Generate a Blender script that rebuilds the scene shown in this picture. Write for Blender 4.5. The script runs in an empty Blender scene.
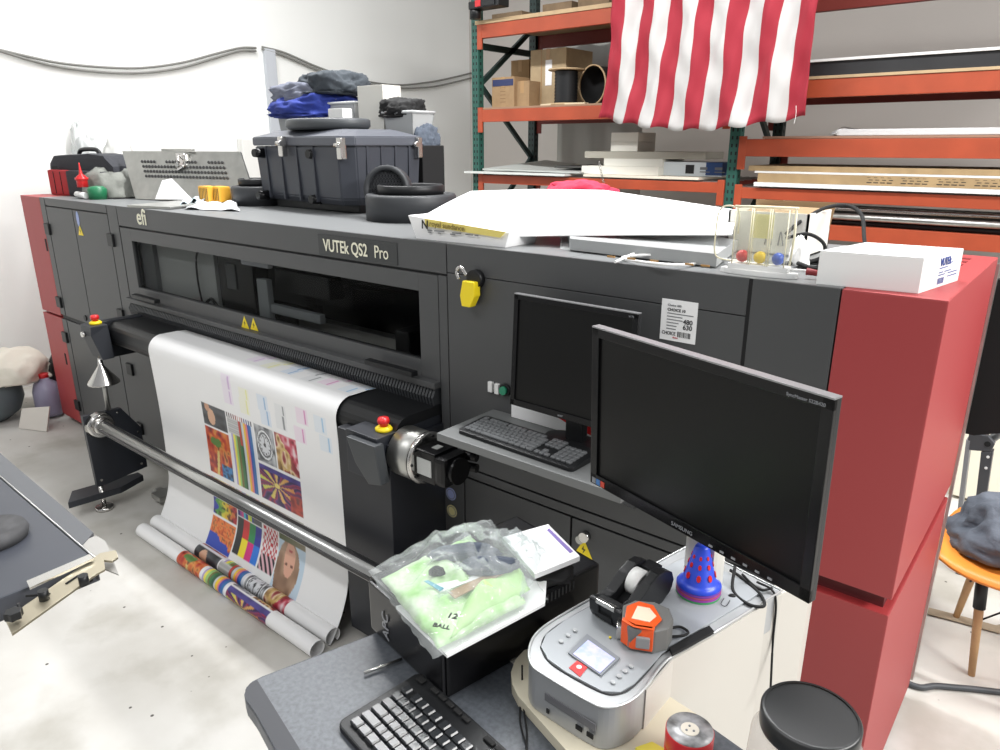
import bpy, bmesh, math, random
from mathutils import Vector, Matrix, noise
import numpy as np
random.seed(7)
C = bpy.context.scene.collection
R = math.radians
# ------------------------------------------------------------------ camera
CAMZ, FOC, TILT, YAW = 1.9, 722.0, R(17.67), R(39.5)
cam = bpy.data.objects.new('camera', bpy.data.cameras.new('camera')); C.objects.link(cam)
cam.location = (0, 0, CAMZ); cam.rotation_euler = (R(90) - TILT, 0, YAW)
cam.data.sensor_width = 36; cam.data.lens = FOC * 36 / 1000; cam.data.clip_start = .02
bpy.context.scene.camera = cam
_F = Vector((-math.sin(YAW)*math.cos(TILT), math.cos(YAW)*math.cos(TILT), -math.sin(TILT)))
_R = Vector((math.cos(YAW), math.sin(YAW), 0)); _U = _R.cross(_F)
def at(px, py, x=None, y=None, z=None):
    """point of the place seen at a pixel, on the given x, y or z plane"""
    r = _F*FOC + _R*(px-500) - _U*(py-375)
    k = x/r.x if x is not None else y/r.y if y is not None else (z-CAMZ)/r.z
    p = r*k; return Vector((p.x, p.y, p.z+CAMZ))
# ------------------------------------------------------------------ materials
def lin(c): 
    c = c/255.0
    return c/12.92 if c <= .04045 else ((c+.055)/1.055)**2.4
_m = {}
def M(name, rgb=None, rough=.5, metal=0, var=0, scale=8, bump=0, bscale=60, spec=.5, trans=0, alpha=1, emit=0, rgb2=None, coat=0):
    if name in _m: return _m[name]
    m = bpy.data.materials.new(name); m.use_nodes = True; _m[name] = m
    nt = m.node_tree; b = nt.nodes['Principled BSDF']
    col = tuple(lin(c) for c in rgb) + (1,)
    b.inputs['Base Color'].default_value = col
    b.inputs['Roughness'].default_value = rough; b.inputs['Metallic'].default_value = metal
    b.inputs['Specular IOR Level'].default_value = spec
    b.inputs['Transmission Weight'].default_value = trans; b.inputs['Alpha'].default_value = alpha
    b.inputs['Coat Weight'].default_value = coat
    if emit: b.inputs['Emission Color'].default_value = col; b.inputs['Emission Strength'].default_value = emit
    if var or rgb2 or bump:
        tc = nt.nodes.new('ShaderNodeTexCoord')
    if var or rgb2:
        n = nt.nodes.new('ShaderNodeTexNoise'); n.inputs['Scale'].default_value = scale; n.inputs['Detail'].default_value = 6
        nt.links.new(tc.outputs['Object'], n.inputs['Vector'])
        rp = nt.nodes.new('ShaderNodeValToRGB'); nt.links.new(n.outputs['Fac'], rp.inputs['Fac'])
        c2 = tuple(lin(c) for c in rgb2)+(1,) if rgb2 else tuple(v*(1-var) for v in col[:3])+(1,)
        rp.color_ramp.elements[0].position = .35; rp.color_ramp.elements[1].position = .65
        rp.color_ramp.elements[0].color = c2; rp.color_ramp.elements[1].color = col
        nt.links.new(rp.outputs['Color'], b.inputs['Base Color'])
    if bump:
        n2 = nt.nodes.new('ShaderNodeTexNoise'); n2.inputs['Scale'].default_value = bscale; n2.inputs['Detail'].default_value = 4
        nt.links.new(tc.outputs['Object'], n2.inputs['Vector'])
        bp = nt.nodes.new('ShaderNodeBump'); bp.inputs['Strength'].default_value = bump; bp.inputs['Distance'].default_value = .01
        nt.links.new(n2.outputs['Fac'], bp.inputs['Height']); nt.links.new(bp.outputs['Normal'], b.inputs['Normal'])
    return m
def film(name, tint, fac, rough=.15, body=None):
    """clear plastic or glass sheet: mostly lets light straight through, partly reflects"""
    if name in _m: return _m[name]
    m = bpy.data.materials.new(name); m.use_nodes = True; _m[name] = m; nt = m.node_tree
    for n in list(nt.nodes): nt.nodes.remove(n)
    o = nt.nodes.new('ShaderNodeOutputMaterial'); mx = nt.nodes.new('ShaderNodeMixShader')
    t = nt.nodes.new('ShaderNodeBsdfTransparent'); g = nt.nodes.new('ShaderNodeBsdfPrincipled')
    t.inputs[0].default_value = tuple(lin(c) for c in tint)+(1,)
    g.inputs['Base Color'].default_value = tuple(lin(c) for c in (body or tint))+(1,); g.inputs['Roughness'].default_value = rough
    mx.inputs[0].default_value = fac
    nt.links.new(t.outputs[0], mx.inputs[1]); nt.links.new(g.outputs[0], mx.inputs[2]); nt.links.new(mx.outputs[0], o.inputs[0])
    return m
DG = M('dark_grey_paint', (72,73,74), .45, bump=.02, bscale=400)
DG2 = M('dark_grey_inner', (40,41,42), .6)
REDM = M('red_paint', (158,44,46), .55, spec=.9)
BLK = M('black_plastic', (22,23,25), .42, spec=.4)
BLKM = M('matt_black_metal', (32,35,42), .45)
BLKG = M('gloss_black', (14,14,16), .26, spec=.3)
SOOT = M('soft_black', (17,17,18), .8)
STEEL = M('polished_steel', (205,203,200), .22, 1)
ALU = M('aluminium', (190,190,186), .38, 1, var=.15, scale=14)
BRUSH = M('brushed_metal', (165,162,155), .3, 1)
WHITE = M('white_plastic', (232,232,230), .45)
PAPER = M('white_paper', (240,240,240), .7)
CARD = M('cardboard', (160,132,98), .85, var=.12, scale=20)
CARD2 = M('light_cardboard', (176,156,124), .85, var=.1, scale=15)
BLUETXT = M('blue_ink', (50,70,140), .6); BLACKINK = M('black_ink', (28,28,30), .6); REDINK = M('red_ink', (190,40,45), .6)
GREYINK = M('grey_ink', (120,122,125), .6)
YEL = M('yellow', (240,214,30), .45); REDB = M('red_plastic', (205,35,38), .35)
ORB = M('orange_rack_paint', (168,72,42), .5, var=.18, scale=5); ORD = M('rear_beam_red', (132,52,44), .55)  # rear beams take a darker red than the front ones
GRN = M('green_rack_paint', (36,84,74), .5); GRND = M('dark_rack_green', (26,48,46), .5)  # rear posts and braces take the darker green
WOOD = M('plywood', (186,160,124), .7, var=.15, scale=9)
# ------------------------------------------------------------------ mesh helpers
def box(bm, x0, x1, y0, y1, z0, z1, bev=0, mi=0, mat=None, seg=2):
    t = bmesh.new(); bmesh.ops.create_cube(t, size=1)
    bmesh.ops.transform(t, matrix=Matrix.Translation(((x0+x1)/2,(y0+y1)/2,(z0+z1)/2)) @ Matrix.Diagonal((abs(x1-x0),abs(y1-y0),abs(z1-z0),1)), verts=t.verts)
    if bev: bmesh.ops.bevel(t, geom=t.edges[:], offset=bev, segments=seg, affect='EDGES', profile=.7)
    if mat is not None: bmesh.ops.transform(t, matrix=mat, verts=t.verts)
    for f in t.faces: f.material_index = mi
    join(bm, t); return bm
def join(bm, t):
    me = bpy.data.meshes.new('tmp'); t.to_mesh(me); t.free(); bm.from_mesh(me); bpy.data.meshes.remove(me)
def cyl(bm, p0, p1, r0, r1=None, n=24, caps=True, mi=0):
    p0, p1 = Vector(p0), Vector(p1); r1 = r0 if r1 is None else r1
    d = p1-p0; q = d.to_track_quat('Z', 'Y').to_matrix().to_4x4()
    t = bmesh.new(); bmesh.ops.create_cone(t, cap_ends=caps, segments=n, radius1=max(r0,1e-5), radius2=max(r1,1e-5), depth=d.length)
    bmesh.ops.transform(t, matrix=Matrix.Translation((p0+p1)/2) @ q, verts=t.verts)
    for f in t.faces: f.material_index = mi; f.smooth = len(f.verts) == 4
    join(bm, t); return bm
def lathe(bm, prof, c=(0,0,0), n=32, rot=None, mi=0, sy=1):
    rings = []; M4 = Matrix.Translation(c) @ (rot or Matrix.Identity(4))
    for r, z in prof:
        rings.append([bm.verts.new(M4 @ Vector((max(r,1e-5)*math.cos(2*math.pi*k/n), sy*max(r,1e-5)*math.sin(2*math.pi*k/n), z))) for k in range(n)])
    for a, b in zip(rings, rings[1:]):
        for k in range(n):
            f = bm.faces.new((a[k], a[(k+1)%n], b[(k+1)%n], b[k])); f.smooth = True; f.material_index = mi
    return bm
def tube(bm, pts, r, n=8, mi=0, smooth=True, closed=False):
    pts = [Vector(p) for p in pts]
    if smooth and len(pts) > 2:
        q = []
        N = len(pts); rng = range(N if closed else N-1)
        for i in rng:
            p0 = pts[i-1] if (i > 0 or closed) else pts[0]*2-pts[1]; p1 = pts[i]; p2 = pts[(i+1) % N]
            p3 = pts[(i+2) % N] if (i+2 < N or closed) else pts[-1]*2-pts[-2]
            for s in range(6):
                t = s/6
                q.append(.5*((2*p1)+(p2-p0)*t+(2*p0-5*p1+4*p2-p3)*t*t+(3*p1-p0-3*p2+p3)*t**3))
        if not closed: q.append(pts[-1])
        pts = q
    rings = []; up = Vector((0,0,1))
    N = len(pts)
    for i, p in enumerate(pts):
        d = (pts[(i+1)%N]-pts[i-1]) if (closed or 0 < i < N-1) else (pts[1]-pts[0] if i == 0 else pts[-1]-pts[-2])
        d.normalize()
        a = d.cross(up) if abs(d.dot(up)) < .95 else d.cross(Vector((1,0,0)))
        a.normalize(); b = d.cross(a)
        rings.append([bm.verts.new(p+a*r*math.cos(2*math.pi*k/n)+b*r*math.sin(2*math.pi*k/n)) for k in range(n)])
    prs = list(zip(rings, rings[1:])) + ([(rings[-1], rings[0])] if closed else [])
    for a, b in prs:
        for k in range(n):
            f = bm.faces.new((a[k], a[(k+1)%n], b[(k+1)%n], b[k])); f.smooth = True; f.material_index = mi
    if not closed:
        for rg in (rings[0][::-1], rings[-1]):
            f = bm.faces.new(rg); f.material_index = mi
    return bm
def prism(bm, poly, vec, bev=0, mi=0, seg=2):
    """solid from a planar outline pushed along vec"""
    t = bmesh.new(); vs = [t.verts.new(Vector(p)) for p in poly]; f = t.faces.new(vs)
    r = bmesh.ops.extrude_face_region(t, geom=[f]); nv = [g for g in r['geom'] if isinstance(g, bmesh.types.BMVert)]
    bmesh.ops.translate(t, vec=Vector(vec), verts=nv); bmesh.ops.recalc_face_normals(t, faces=t.faces)
    if bev: bmesh.ops.bevel(t, geom=t.edges[:], offset=bev, segments=seg, affect='EDGES', profile=.7)
    for g in t.faces: g.material_index = mi
    join(bm, t); return bm
def rrect(x0, x1, y0, y1, r, n=5):
    out = []
    for cx, cy, a0 in ((x1-r,y1-r,0),(x0+r,y1-r,90),(x0+r,y0+r,180),(x1-r,y0+r,270)):
        for k in range(n+1):
            a = R(a0+90*k/n); out.append((cx+r*math.cos(a), cy+r*math.sin(a)))
    return out
def lump(bm, c, rx, ry, h, seed=0, fold=.1, sub=4, flat=.12, mi=0, rz=0, ridge=7, boxy=0):
    t = bmesh.new(); bmesh.ops.create_icosphere(t, subdivisions=sub, radius=1)
    o = Vector((seed*3.7, seed*1.3, seed*2.1)); ca, sa = math.cos(rz), math.sin(rz)
    for v in t.verts:
        d = v.co.normalized()
        s = 1 + .22*noise.noise(d*1.7+o) + fold*(1-2*abs(noise.noise(Vector((d.x*ridge*.5, d.y*ridge, d.z*ridge))+o))) + fold*.22*(1-2*abs(noise.noise(Vector((d.x*ridge*.7, d.y*ridge*2, d.z*ridge*2))+o)))
        if boxy: s *= (1/max(abs(d.x),abs(d.y),abs(d.z)*.9))**boxy
        z = d.z*s; z = z*h if z > 0 else z*h*flat
        x, y = d.x*s*rx, d.y*s*ry
        v.co = Vector((c[0]+x*ca-y*sa, c[1]+x*sa+y*ca, c[2]+z))
    for f in t.faces: f.smooth = True; f.material_index = mi
    join(bm, t); return bm
def sphere(bm, c, r, mi=0, sz=1, n=20):
    t = bmesh.new(); bmesh.ops.create_uvsphere(t, u_segments=n, v_segments=n//2, radius=r)
    bmesh.ops.transform(t, matrix=Matrix.Translation(c) @ Matrix.Diagonal((1,1,sz,1)), verts=t.verts)
    for f in t.faces: f.smooth = True; f.material_index = mi
    join(bm, t); return bm
B = bmesh.new
# ------------------------------------------------------------------ object helpers
def wbase(o):
    v = Vector((0,0,0))
    while o is not None: v = v + o.location; o = o.parent
    return v
def obj(name, bm, mat, parent=None, world=True, label=None):
    """one mesh object; vertices given in world space unless world=False (then local to the thing)"""
    if parent is not None and world: bmesh.ops.translate(bm, vec=-wbase(parent), verts=bm.verts)
    me = bpy.data.meshes.new(name); bm.to_mesh(me); bm.free()
    for m in (mat if isinstance(mat, (list, tuple)) else [mat]): me.materials.append(m)
    o = bpy.data.objects.new(name, me); C.objects.link(o)
    if parent is not None: o.parent = parent
    if label: o['label'] = label
    return o
def thing(name, label, cat, loc=(0,0,0), rz=0, group=None):
    o = bpy.data.objects.new(name, None); C.objects.link(o); o.location = loc; o.rotation_euler = (0,0,rz)
    o.empty_display_size = .05
    o['label'] = label; o['category'] = cat
    if group: o['group'] = group
    return o
def one(name, bm, mat, label, cat, group=None):
    """a thing that is a single mesh: origin moved to its base"""
    xs = [v.co for v in bm.verts]
    c = Vector(((min(v.x for v in xs)+max(v.x for v in xs))/2, (min(v.y for v in xs)+max(v.y for v in xs))/2, min(v.z for v in xs)))
    bmesh.ops.translate(bm, vec=-c, verts=bm.verts)
    o = obj(name, bm, mat); o.location = c; o['label'] = label; o['category'] = cat
    if group: o['group'] = group
    return o
def struct(name, bm, mat): o = obj(name, bm, mat); o['kind'] = 'structure'; return o
def text(s, size, loc, mat, parent, rot=(R(90),0,0), ext=.0006, name='lettering', sx=1, bold=0, align='LEFT', world=True):
    cu = bpy.data.curves.new(name, 'FONT'); cu.body = s; cu.size = size; cu.extrude = ext; cu.offset = bold*.45; cu.align_x = align
    cu.materials.append(mat)
    o = bpy.data.objects.new(name, cu); C.objects.link(o)
    o.parent = parent; o.location = Vector(loc) - (wbase(parent) if world and parent else Vector((0,0,0)))
    o.rotation_euler = rot; o.scale = (sx,1,1); return o
def dup(root, loc=None, rz=None, label=None):
    r = root.copy(); C.objects.link(r)
    if loc is not None: r.location = loc
    if rz is not None: r.rotation_euler = (0,0,rz)
    if label: r['label'] = label
    for ch in list(root.children):
        c = ch.copy(); C.objects.link(c); c.parent = r
        for g in ch.children:
            d = g.copy(); C.objects.link(d); d.parent = c
    return r
# ================================================================== ROOM
fl = M('painted_concrete', (210,208,203), .55, rgb2=(188,185,178), scale=1.6, bump=.05, bscale=30)
nt = fl.node_tree; bs = nt.nodes['Principled BSDF']   # scattered dark specks and dirty blotches on the floor
src = bs.inputs['Base Color'].links[0].from_socket
tc = nt.nodes.new('ShaderNodeTexCoord')
v = nt.nodes.new('ShaderNodeTexVoronoi'); v.inputs['Scale'].default_value = 9; nt.links.new(tc.outputs['Object'], v.inputs['Vector'])
rp = nt.nodes.new('ShaderNodeValToRGB'); rp.color_ramp.elements[0].position = .045; rp.color_ramp.elements[1].position = .06
rp.color_ramp.elements[0].color = (.12,.11,.1,1); rp.color_ramp.elements[1].color = (1,1,1,1)
nt.links.new(v.outputs['Distance'], rp.inputs['Fac'])
n3 = nt.nodes.new('ShaderNodeTexNoise'); n3.inputs['Scale'].default_value = 2.3; n3.inputs['Detail'].default_value = 9; nt.links.new(tc.outputs['Object'], n3.inputs['Vector'])
r3 = nt.nodes.new('ShaderNodeValToRGB'); r3.color_ramp.elements[0].position = .36; r3.color_ramp.elements[1].position = .5
r3.color_ramp.elements[0].color = (.78,.77,.74,1); r3.color_ramp.elements[1].color = (1,1,1,1); nt.links.new(n3.outputs['Fac'], r3.inputs['Fac'])
mx = nt.nodes.new('ShaderNodeMix'); mx.data_type = 'RGBA'; mx.blend_type = 'MULTIPLY'; mx.inputs[0].default_value = 1
mx2 = nt.nodes.new('ShaderNodeMix'); mx2.data_type = 'RGBA'; mx2.blend_type = 'MULTIPLY'; mx2.inputs[0].default_value = 1
nt.links.new(src, mx.inputs[6]); nt.links.new(rp.outputs['Color'], mx.inputs[7])
nt.links.new(mx.outputs[2], mx2.inputs[6]); nt.links.new(r3.outputs['Color'], mx2.inputs[7]); nt.links.new(mx2.outputs[2], bs.inputs['Base Color'])
struct('floor', box(B(), -6.6, 4, -4, 7.4, -.08, 0), fl)
WL = M('white_wall_paint', (229,230,227), .8, bump=.12, bscale=90)
WB = M('grey_wall_paint', (194,188,182), .8, bump=.1, bscale=90)
struct('wall_left', box(B(), -6.75, -6.6, -4, 7.4, -.08, 5.6), WL)
struct('wall_back', box(B(), -6.75, 4, 7.4, 7.55, -.08, 5.6), WB)
# ================================================================== PRINTER
Y0 = 1.767; TOP = 1.585
P = thing('wide_format_printer', 'huge dark grey wide-format inkjet printer with red end covers, filling the middle of the workshop', 'printer', (-2.9, Y0+.3, 0))
b = B(); box(b, -5.24, -1.2, Y0+.55, 3.2, .06, TOP-.012); box(b, -1.2, -.44, Y0+.03, 2.56, .06, TOP-.012)
box(b, -5.24, -4.155, Y0+.012, Y0+.55, .06, TOP-.012); box(b, -1.73, -1.2, Y0+.012, Y0+.55, .06, TOP-.012)
box(b, -4.155, -1.73, Y0+.012, Y0+.55, .06, .9); box(b, -4.155, -1.73, Y0+.012, Y0+.55, 1.46, TOP-.012)
obj('body', b, DG2, P)
topm = M('grey_top_sheen', (118,120,121), .42, bump=.02, bscale=300)  # machine grey made lighter; the top's grazing sheen is put into its colour
b = B(); box(b, -5.24, -1.2, Y0+.004, 3.22, TOP-.014, TOP, .003); box(b, -1.198, -.44, Y0+.004, 2.58, TOP-.014, TOP, .003)
obj('top_cover', b, topm, P)
def panel(name, x0, x1, z0, z1, y=Y0, t=.014, m=DG, bev=.002, par=P): return obj(name, box(B(), x0, x1, y, y+t, z0, z1, bev), m, par)
# end covers, each in two halves with a groove between
for nm, x0, x1 in (('left', -5.563, -5.242), ('right', -.437, -.223)):
    b = B(); box(b, x0, x1, Y0, 2.58, .845 if nm == 'right' else .815, TOP, .004)
    u = obj('upper_end_cover', b, REDM, P, label='red upper end cover')
    b = B(); box(b, x0, x1, Y0+.0, 2.58, .05, .80, .004)
    obj('lower_end_cover', b, REDM, P, label='red lower end cover')
    obj('cover_gap_strip', box(B(), x0+.02, x1-.02, Y0+.03, 2.55, .796, .85), M('gap_shade_red', (92,26,30), .6), P, label='recessed strip in red darkened for the gap shade')  # cover red darkened, shade of the gap is painted into this strip
b = B()
for k in range(4): box(b, -.43, -.28, 2.26+k*.07, 2.285+k*.07, TOP-.001, TOP+.0015)
obj('end_cover_slot', b, M('dark_red_slot', (120,30,34), .5), P)
# the dark front edge of the left cover strip
panel('front_panel', -5.24, -5.165, .83, TOP)
panel('front_panel', -5.24, -5.165, .1, .80)
panel('front_panel', -5.155, -4.285, 1.54, TOP)
dl = panel('cabinet_door', -5.155, -4.76, .83, 1.532); dr = panel('cabinet_door', -4.752, -4.285, .83, 1.532)
panel('front_panel', -4.277, -4.16, .83, TOP)
d3 = panel('cabinet_door', -5.155, -4.43, .1, .80); d4 = panel('cabinet_door', -4.42, -3.60, .1, .80); panel('front_panel', -3.59, -1.765, .1, .80)
for (px, py, d) in ((48.6,229,dl),(60,302,dl),(112,240,dr),(122,315,dr),(66,337,d3),(78.5,405,d3),(131,369,d4),(141,428,d4)):
    p = at(px, py, y=Y0); obj('hinge', box(B(), p.x-.035, p.x+.035, Y0-.014, Y0+.004, p.z-.035, p.z+.035, .004), BLK, d)
for (px, py, d) in ((46.5,245,dl),(66,359,d3)):
    p = at(px, py, y=Y0); obj('pull_slot', box(B(), p.x-.012, p.x+.012, Y0-.002, Y0+.004, p.z-.04, p.z+.04, .002), SOOT, d)
p = at(86, 318, y=Y0); obj('lock', cyl(B(), (p.x,Y0-.008,p.z), (p.x,Y0+.002,p.z), .018), BLK, dl)
# warning stickers
def tri_sticker(par, px, py, s, y=Y0):
    p = at(px, py, y=y); b = B()
    prism(b, [(p.x-s,y-.001,p.z-s*.9),(p.x+s,y-.001,p.z-s*.9),(p.x,y-.001,p.z+s*.9)], (0,-.0008,0))
    o = obj('warning_sticker', b, YEL, par, label='yellow triangular warning sticker')
    b = B(); zz = [(0,.55),(-.28,-.05),(.02,-.02),(-.12,-.6),(.28,.12),(-.02,.08)]
    prism(b, [(p.x+u*s*.8, y-.0021, p.z-.15*s+w*s*.75) for u, w in zz], (0,-.0006,0)); obj('bolt_symbol', b, BLACKINK, o)
tri_sticker(dl, 80.5, 230, .035)
p = at(78, 219, y=Y0); obj('blue_sticker', prism(B(), [(p.x+.02*math.cos(a*.5236),Y0-.001,p.z+.045*math.sin(a*.5236)) for a in range(12)], (0,-.0008,0)), M('pale_blue', (150,165,210), .5), dl)
# fascia with the maker's letters
fa = panel('fascia', -4.152, -1.692, 1.482, TOP, y=Y0-.001)
LET = M('cream_lettering', (236,233,212), .5)
text('efi', .115, (-3.925, Y0-.003, 1.505), LET, fa, bold=.0035)
p0, p1 = at(321,233,y=Y0), at(397,266,y=Y0)
np_ = obj('name_plate', box(B(), -2.385, -1.93, Y0-.004, Y0, 1.488, 1.568, .001), M('name_plate_black', (52,54,55), .4), fa)
text('VUTEk QS2', .066, (-2.350, Y0-.006, 1.505), LET, np_, bold=.002, sx=.80)
text('Pro', .066, (-2.052, Y0-.006, 1.505), LET, np_, sx=.82)
# window hood
hood = thing('hood', '', 'x'); del hood['category']; del hood['label']; hood.parent = P; hood.name = 'window_hood'; hood.location = Vector((-2.9,Y0,1.08)) - P.location
b = B(); hx0, hx1, hz0, hz1 = -4.15, -1.735, 1.085, 1.472; gx0, gx1, gz0, gz1 = -4.03, -1.83, 1.155, 1.408
box(b, hx0, gx0, Y0, Y0+.03, hz0, hz1, .002); box(b, gx1, hx1, Y0, Y0+.03, hz0, hz1, .002)
box(b, gx0, gx1, Y0, Y0+.03, gz1, hz1, .001); box(b, gx0, gx1, Y0, Y0+.03, hz0, gz0, .001)
box(b, hx0, hx1, Y0-.03, Y0+.03, hz0-.02, hz0+.004, .004)
obj('hood_frame', b, DG, hood)
obj('glass_pane', box(B(), gx0, gx1, Y0+.012, Y0+.018, gz0, gz1), film('smoked_glass', (222,223,223), .06, .04, (6,6,6)), hood)
panel('hood_seam', -1.734, -1.694, .83, 1.474, y=Y0+.002)
for px, py in ((570*.26, 130+645*.26), (393, 366)):
    p = at(px, py, y=Y0-.03); obj('hood_handle', box(B(), p.x-.13, p.x+.13, Y0-.06, Y0-.028, p.z-.012, p.z+.008, .004), BLK, hood)
tri_sticker(hood, 245, 322, .032); tri_sticker(hood, 254, 324, .032)
# inside of the window: inner side wall with the grey glass reflection painted in, carriage, rails
b = B(); box(b, -4.12, -3.33, Y0+.07, Y0+.09, 1.0, 1.46); obj('inner_wall', b, M('inner_reflection_grey', (190,192,190), .6), P)
b = B(); box(b, -4.04, -3.9, Y0+.045, Y0+.069, 1.14, 1.41); obj('inner_side_plate', b, M('inner_mid_grey', (110,112,114), .6), P)
cg = obj('print_carriage', box(B(), -3.3, -3.0, Y0+.07, Y0+.45, 1.02, 1.44, .01), BLKG, P)
b = B(); box(b, -3.0, -2.72, Y0+.15, Y0+.45, 1.2, 1.44, .01); box(b, -2.9, -2.5, Y0+.12, Y0+.4, 1.26, 1.36, .01); box(b, -2.72, -2.45, Y0+.2, Y0+.45, 1.2, 1.4, .02)
cyl(b, (-2.6,Y0+.2,1.34), (-2.2,Y0+.3,1.34), .04); obj('ink_block', b, BLK, cg)
b = B(); box(b, -3.04, -2.82, Y0+.04, Y0+.068, 1.375, 1.43, .012); obj('grey_bracket', b, M('bracket_grey', (215,216,222), .4), cg)
b = B(); box(b, -2.94, -2.86, Y0+.05, Y0+.08, 1.12, 1.32, .004); box(b, -2.9, -2.5, Y0+.06, Y0+.09, 1.17, 1.21, .004); obj('carriage_bracket', b, M('dull_metal', (150,154,156), .45), cg)
obj('carriage_label', box(B(), -3.22, -3.14, Y0+.064, Y0+.0695, 1.24, 1.36), M('dull_label', (90,92,92), .6), cg)
b = B(); box(b, -4.1, -1.78, Y0+.3, Y0+.36, 1.02, 1.09, .004); obj('guide_rail', b, M('rail_metal', (190,190,186), .4), P)
b = B(); box(b, -3.0, -1.78, Y0+.2, Y0+.5, .98, 1.0); obj('print_bed', b, M('bed_brown', (150,128,98), .6), P)
b = B(); box(b, -2.1, -2.02, Y0+.12, Y0+.5, 1.0, 1.2, .01); box(b, -1.95, -1.8, Y0+.2, Y0+.5, 1.0, 1.12, .01); obj('stop_block', b, BLK, P)
b = B(); tube(b, [(-3.45,Y0+.05,1.12),(-3.47,Y0+.05,1.25),(-3.45,Y0+.05,1.38),(-3.36,Y0+.05,1.42)], .005); tube(b, [(-3.38,Y0+.05,1.11),(-3.42,Y0+.05,1.13),(-3.36,Y0+.05,1.17),(-3.3,Y0+.05,1.13)], .008); obj('inner_cable', b, BLK, P)
# brush of upright slats under the hood
b = B(); n = 150
for k in range(n):
    x = -4.13 + k*(2.39/n); prism(b, [(x,Y0+.03,1.07),(x,Y0-.012,1.065),(x,Y0-.03,1.03),(x,Y0-.02,.99),(x,Y0+.03,.985)], (.0105,0,0))
box(b, -4.14, -1.74, Y0+.05, Y0+.07, .9, 1.075)
obj('brush_slats', b, M('brush_black', (52,54,57), .5), P)
# media table
tb = B()
prof = [(Y0+.03,1.0),(1.61,1.002)]+[(1.61-.066*math.sin(a*R(15)), .936+.066*math.cos(a*R(15))) for a in range(0,12)]+[(1.66,.86),(Y0+.03,.86)]
prism(tb, [(-3.99,y,z) for y, z in prof], (2.25,0,0)); tbo = obj('media_table', tb, BLK, P)
for f in tbo.data.polygons: f.use_smooth = False
obj('table_end_bracket', prism(B(), [(-4.05,1.5,1.008),(-3.992,1.5,1.008),(-3.992,Y0+.02,1.008),(-4.05,Y0+.02,1.008)], (0,0,-.2), .004), BLKM, P)
lb = obj('left_control_box', prism(B(), [(-4.04,1.445,1.008),(-4.04,1.44,.96),(-4.02,1.47,.83),(-4.02,1.53,.83),(-4.04,1.53,1.008)], (.125,0,0), .004), BLKM, P)
b = B(); cyl(b, (-3.995,1.445,.96), (-3.995,1.425,.96), .014); obj('connector', b, STEEL, lb)
b = B(); box(b, -2.0, -1.725, 1.5, Y0+.02, .08, .93, .003); leg = obj('table_leg', b, M('navy_black', (30,32,38), .45), P)
b = B(); box(b, -1.90, -1.738, 1.46, Y0+.0, .80, .962, .003); obj('table_end_bracket', b, BLKM, P)
p = [at(352,433,y=1.43), at(384,447,y=1.43), at(387,487,y=1.43), at(371,482,y=1.43), at(359,460,y=1.43)]
rb = obj('right_control_box', prism(B(), [(-1.868,1.435,.948),(-1.722,1.435,.948),(-1.705,1.44,.81),(-1.768,1.44,.795),(-1.83,1.437,.86)], (0,.04,0), .004), M('charcoal_plate', (58,61,64), .4), P)
for nm, c in (('a', (-1.785,1.535,.961)), ('b', (-3.975,1.495,1.008))):
    e = obj('emergency_stop', lathe(B(), [(0,0),(.030,0),(.031,.009),(.022,.016),(0,.016)], c, 24), YEL, P, label='emergency stop with yellow ring')
    obj('stop_button', lathe(B(), [(0,.014),(.013,.014),(.014,.022),(.020,.026),(.022,.036),(.018,.046),(0,.048)], c, 24), REDB, e, label='red mushroom push button')
# pillar between table and right door with inspection stickers
panel('front_panel', -1.762, -1.63, .1, .80); 
for px, py, c in ((451,494,(150,160,205)),(452,511,(214,205,150))):
    p = at(px, py, y=Y0); s = obj('round_sticker', cyl(B(), (p.x,Y0-.0012,p.z), (p.x,Y0,p.z), .025), M('sticker%d' % px, c, .4), P, label='pale blue round sticker' if px == 451 else 'cream round sticker')
    obj('sticker_print', lathe(B(), [(.021,0),(.021,.0006),(.018,.0006),(.018,0)], (p.x,Y0-.0014,p.z), 20, Matrix.Rotation(R(90),4,'X')), GREYINK, s)
p = at(399,557,y=Y0-.26)
# right side
up = panel('front_panel', -1.688, -.655, .79, 1.487); obj('thin_seam_panel', box(B(), -1.688, -.655, Y0, Y0+.014, 1.4895, TOP, .0015), DG, P)
p2 = panel('front_panel', -.645, -.44, .79, TOP)
obj('joint_line', box(B(), -.6555, -.6445, Y0+.002, Y0+.016, .79, TOP-.001), SOOT, P)
panel('front_panel', -1.688, -.44, .752, .783)
ld = panel('cabinet_door', -1.622, -1.16, .1, .745); rd = panel('cabinet_door', -1.152, -.44, .1, .745)
p = at(583, 538, y=Y0-.02)
obj('door_knob', cyl(B(), (p.x,Y0-.02,p.z), (p.x,Y0,p.z), .017), STEEL, rd); obj('door_knob', cyl(B(), (p.x-.02,Y0-.012,p.z-.02), (p.x-.02,Y0,p.z-.02), .014), ALU, rd)
tri_sticker(rd, 584, 548, .035)
p = at(392, 556, y=Y0-.26)
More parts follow.
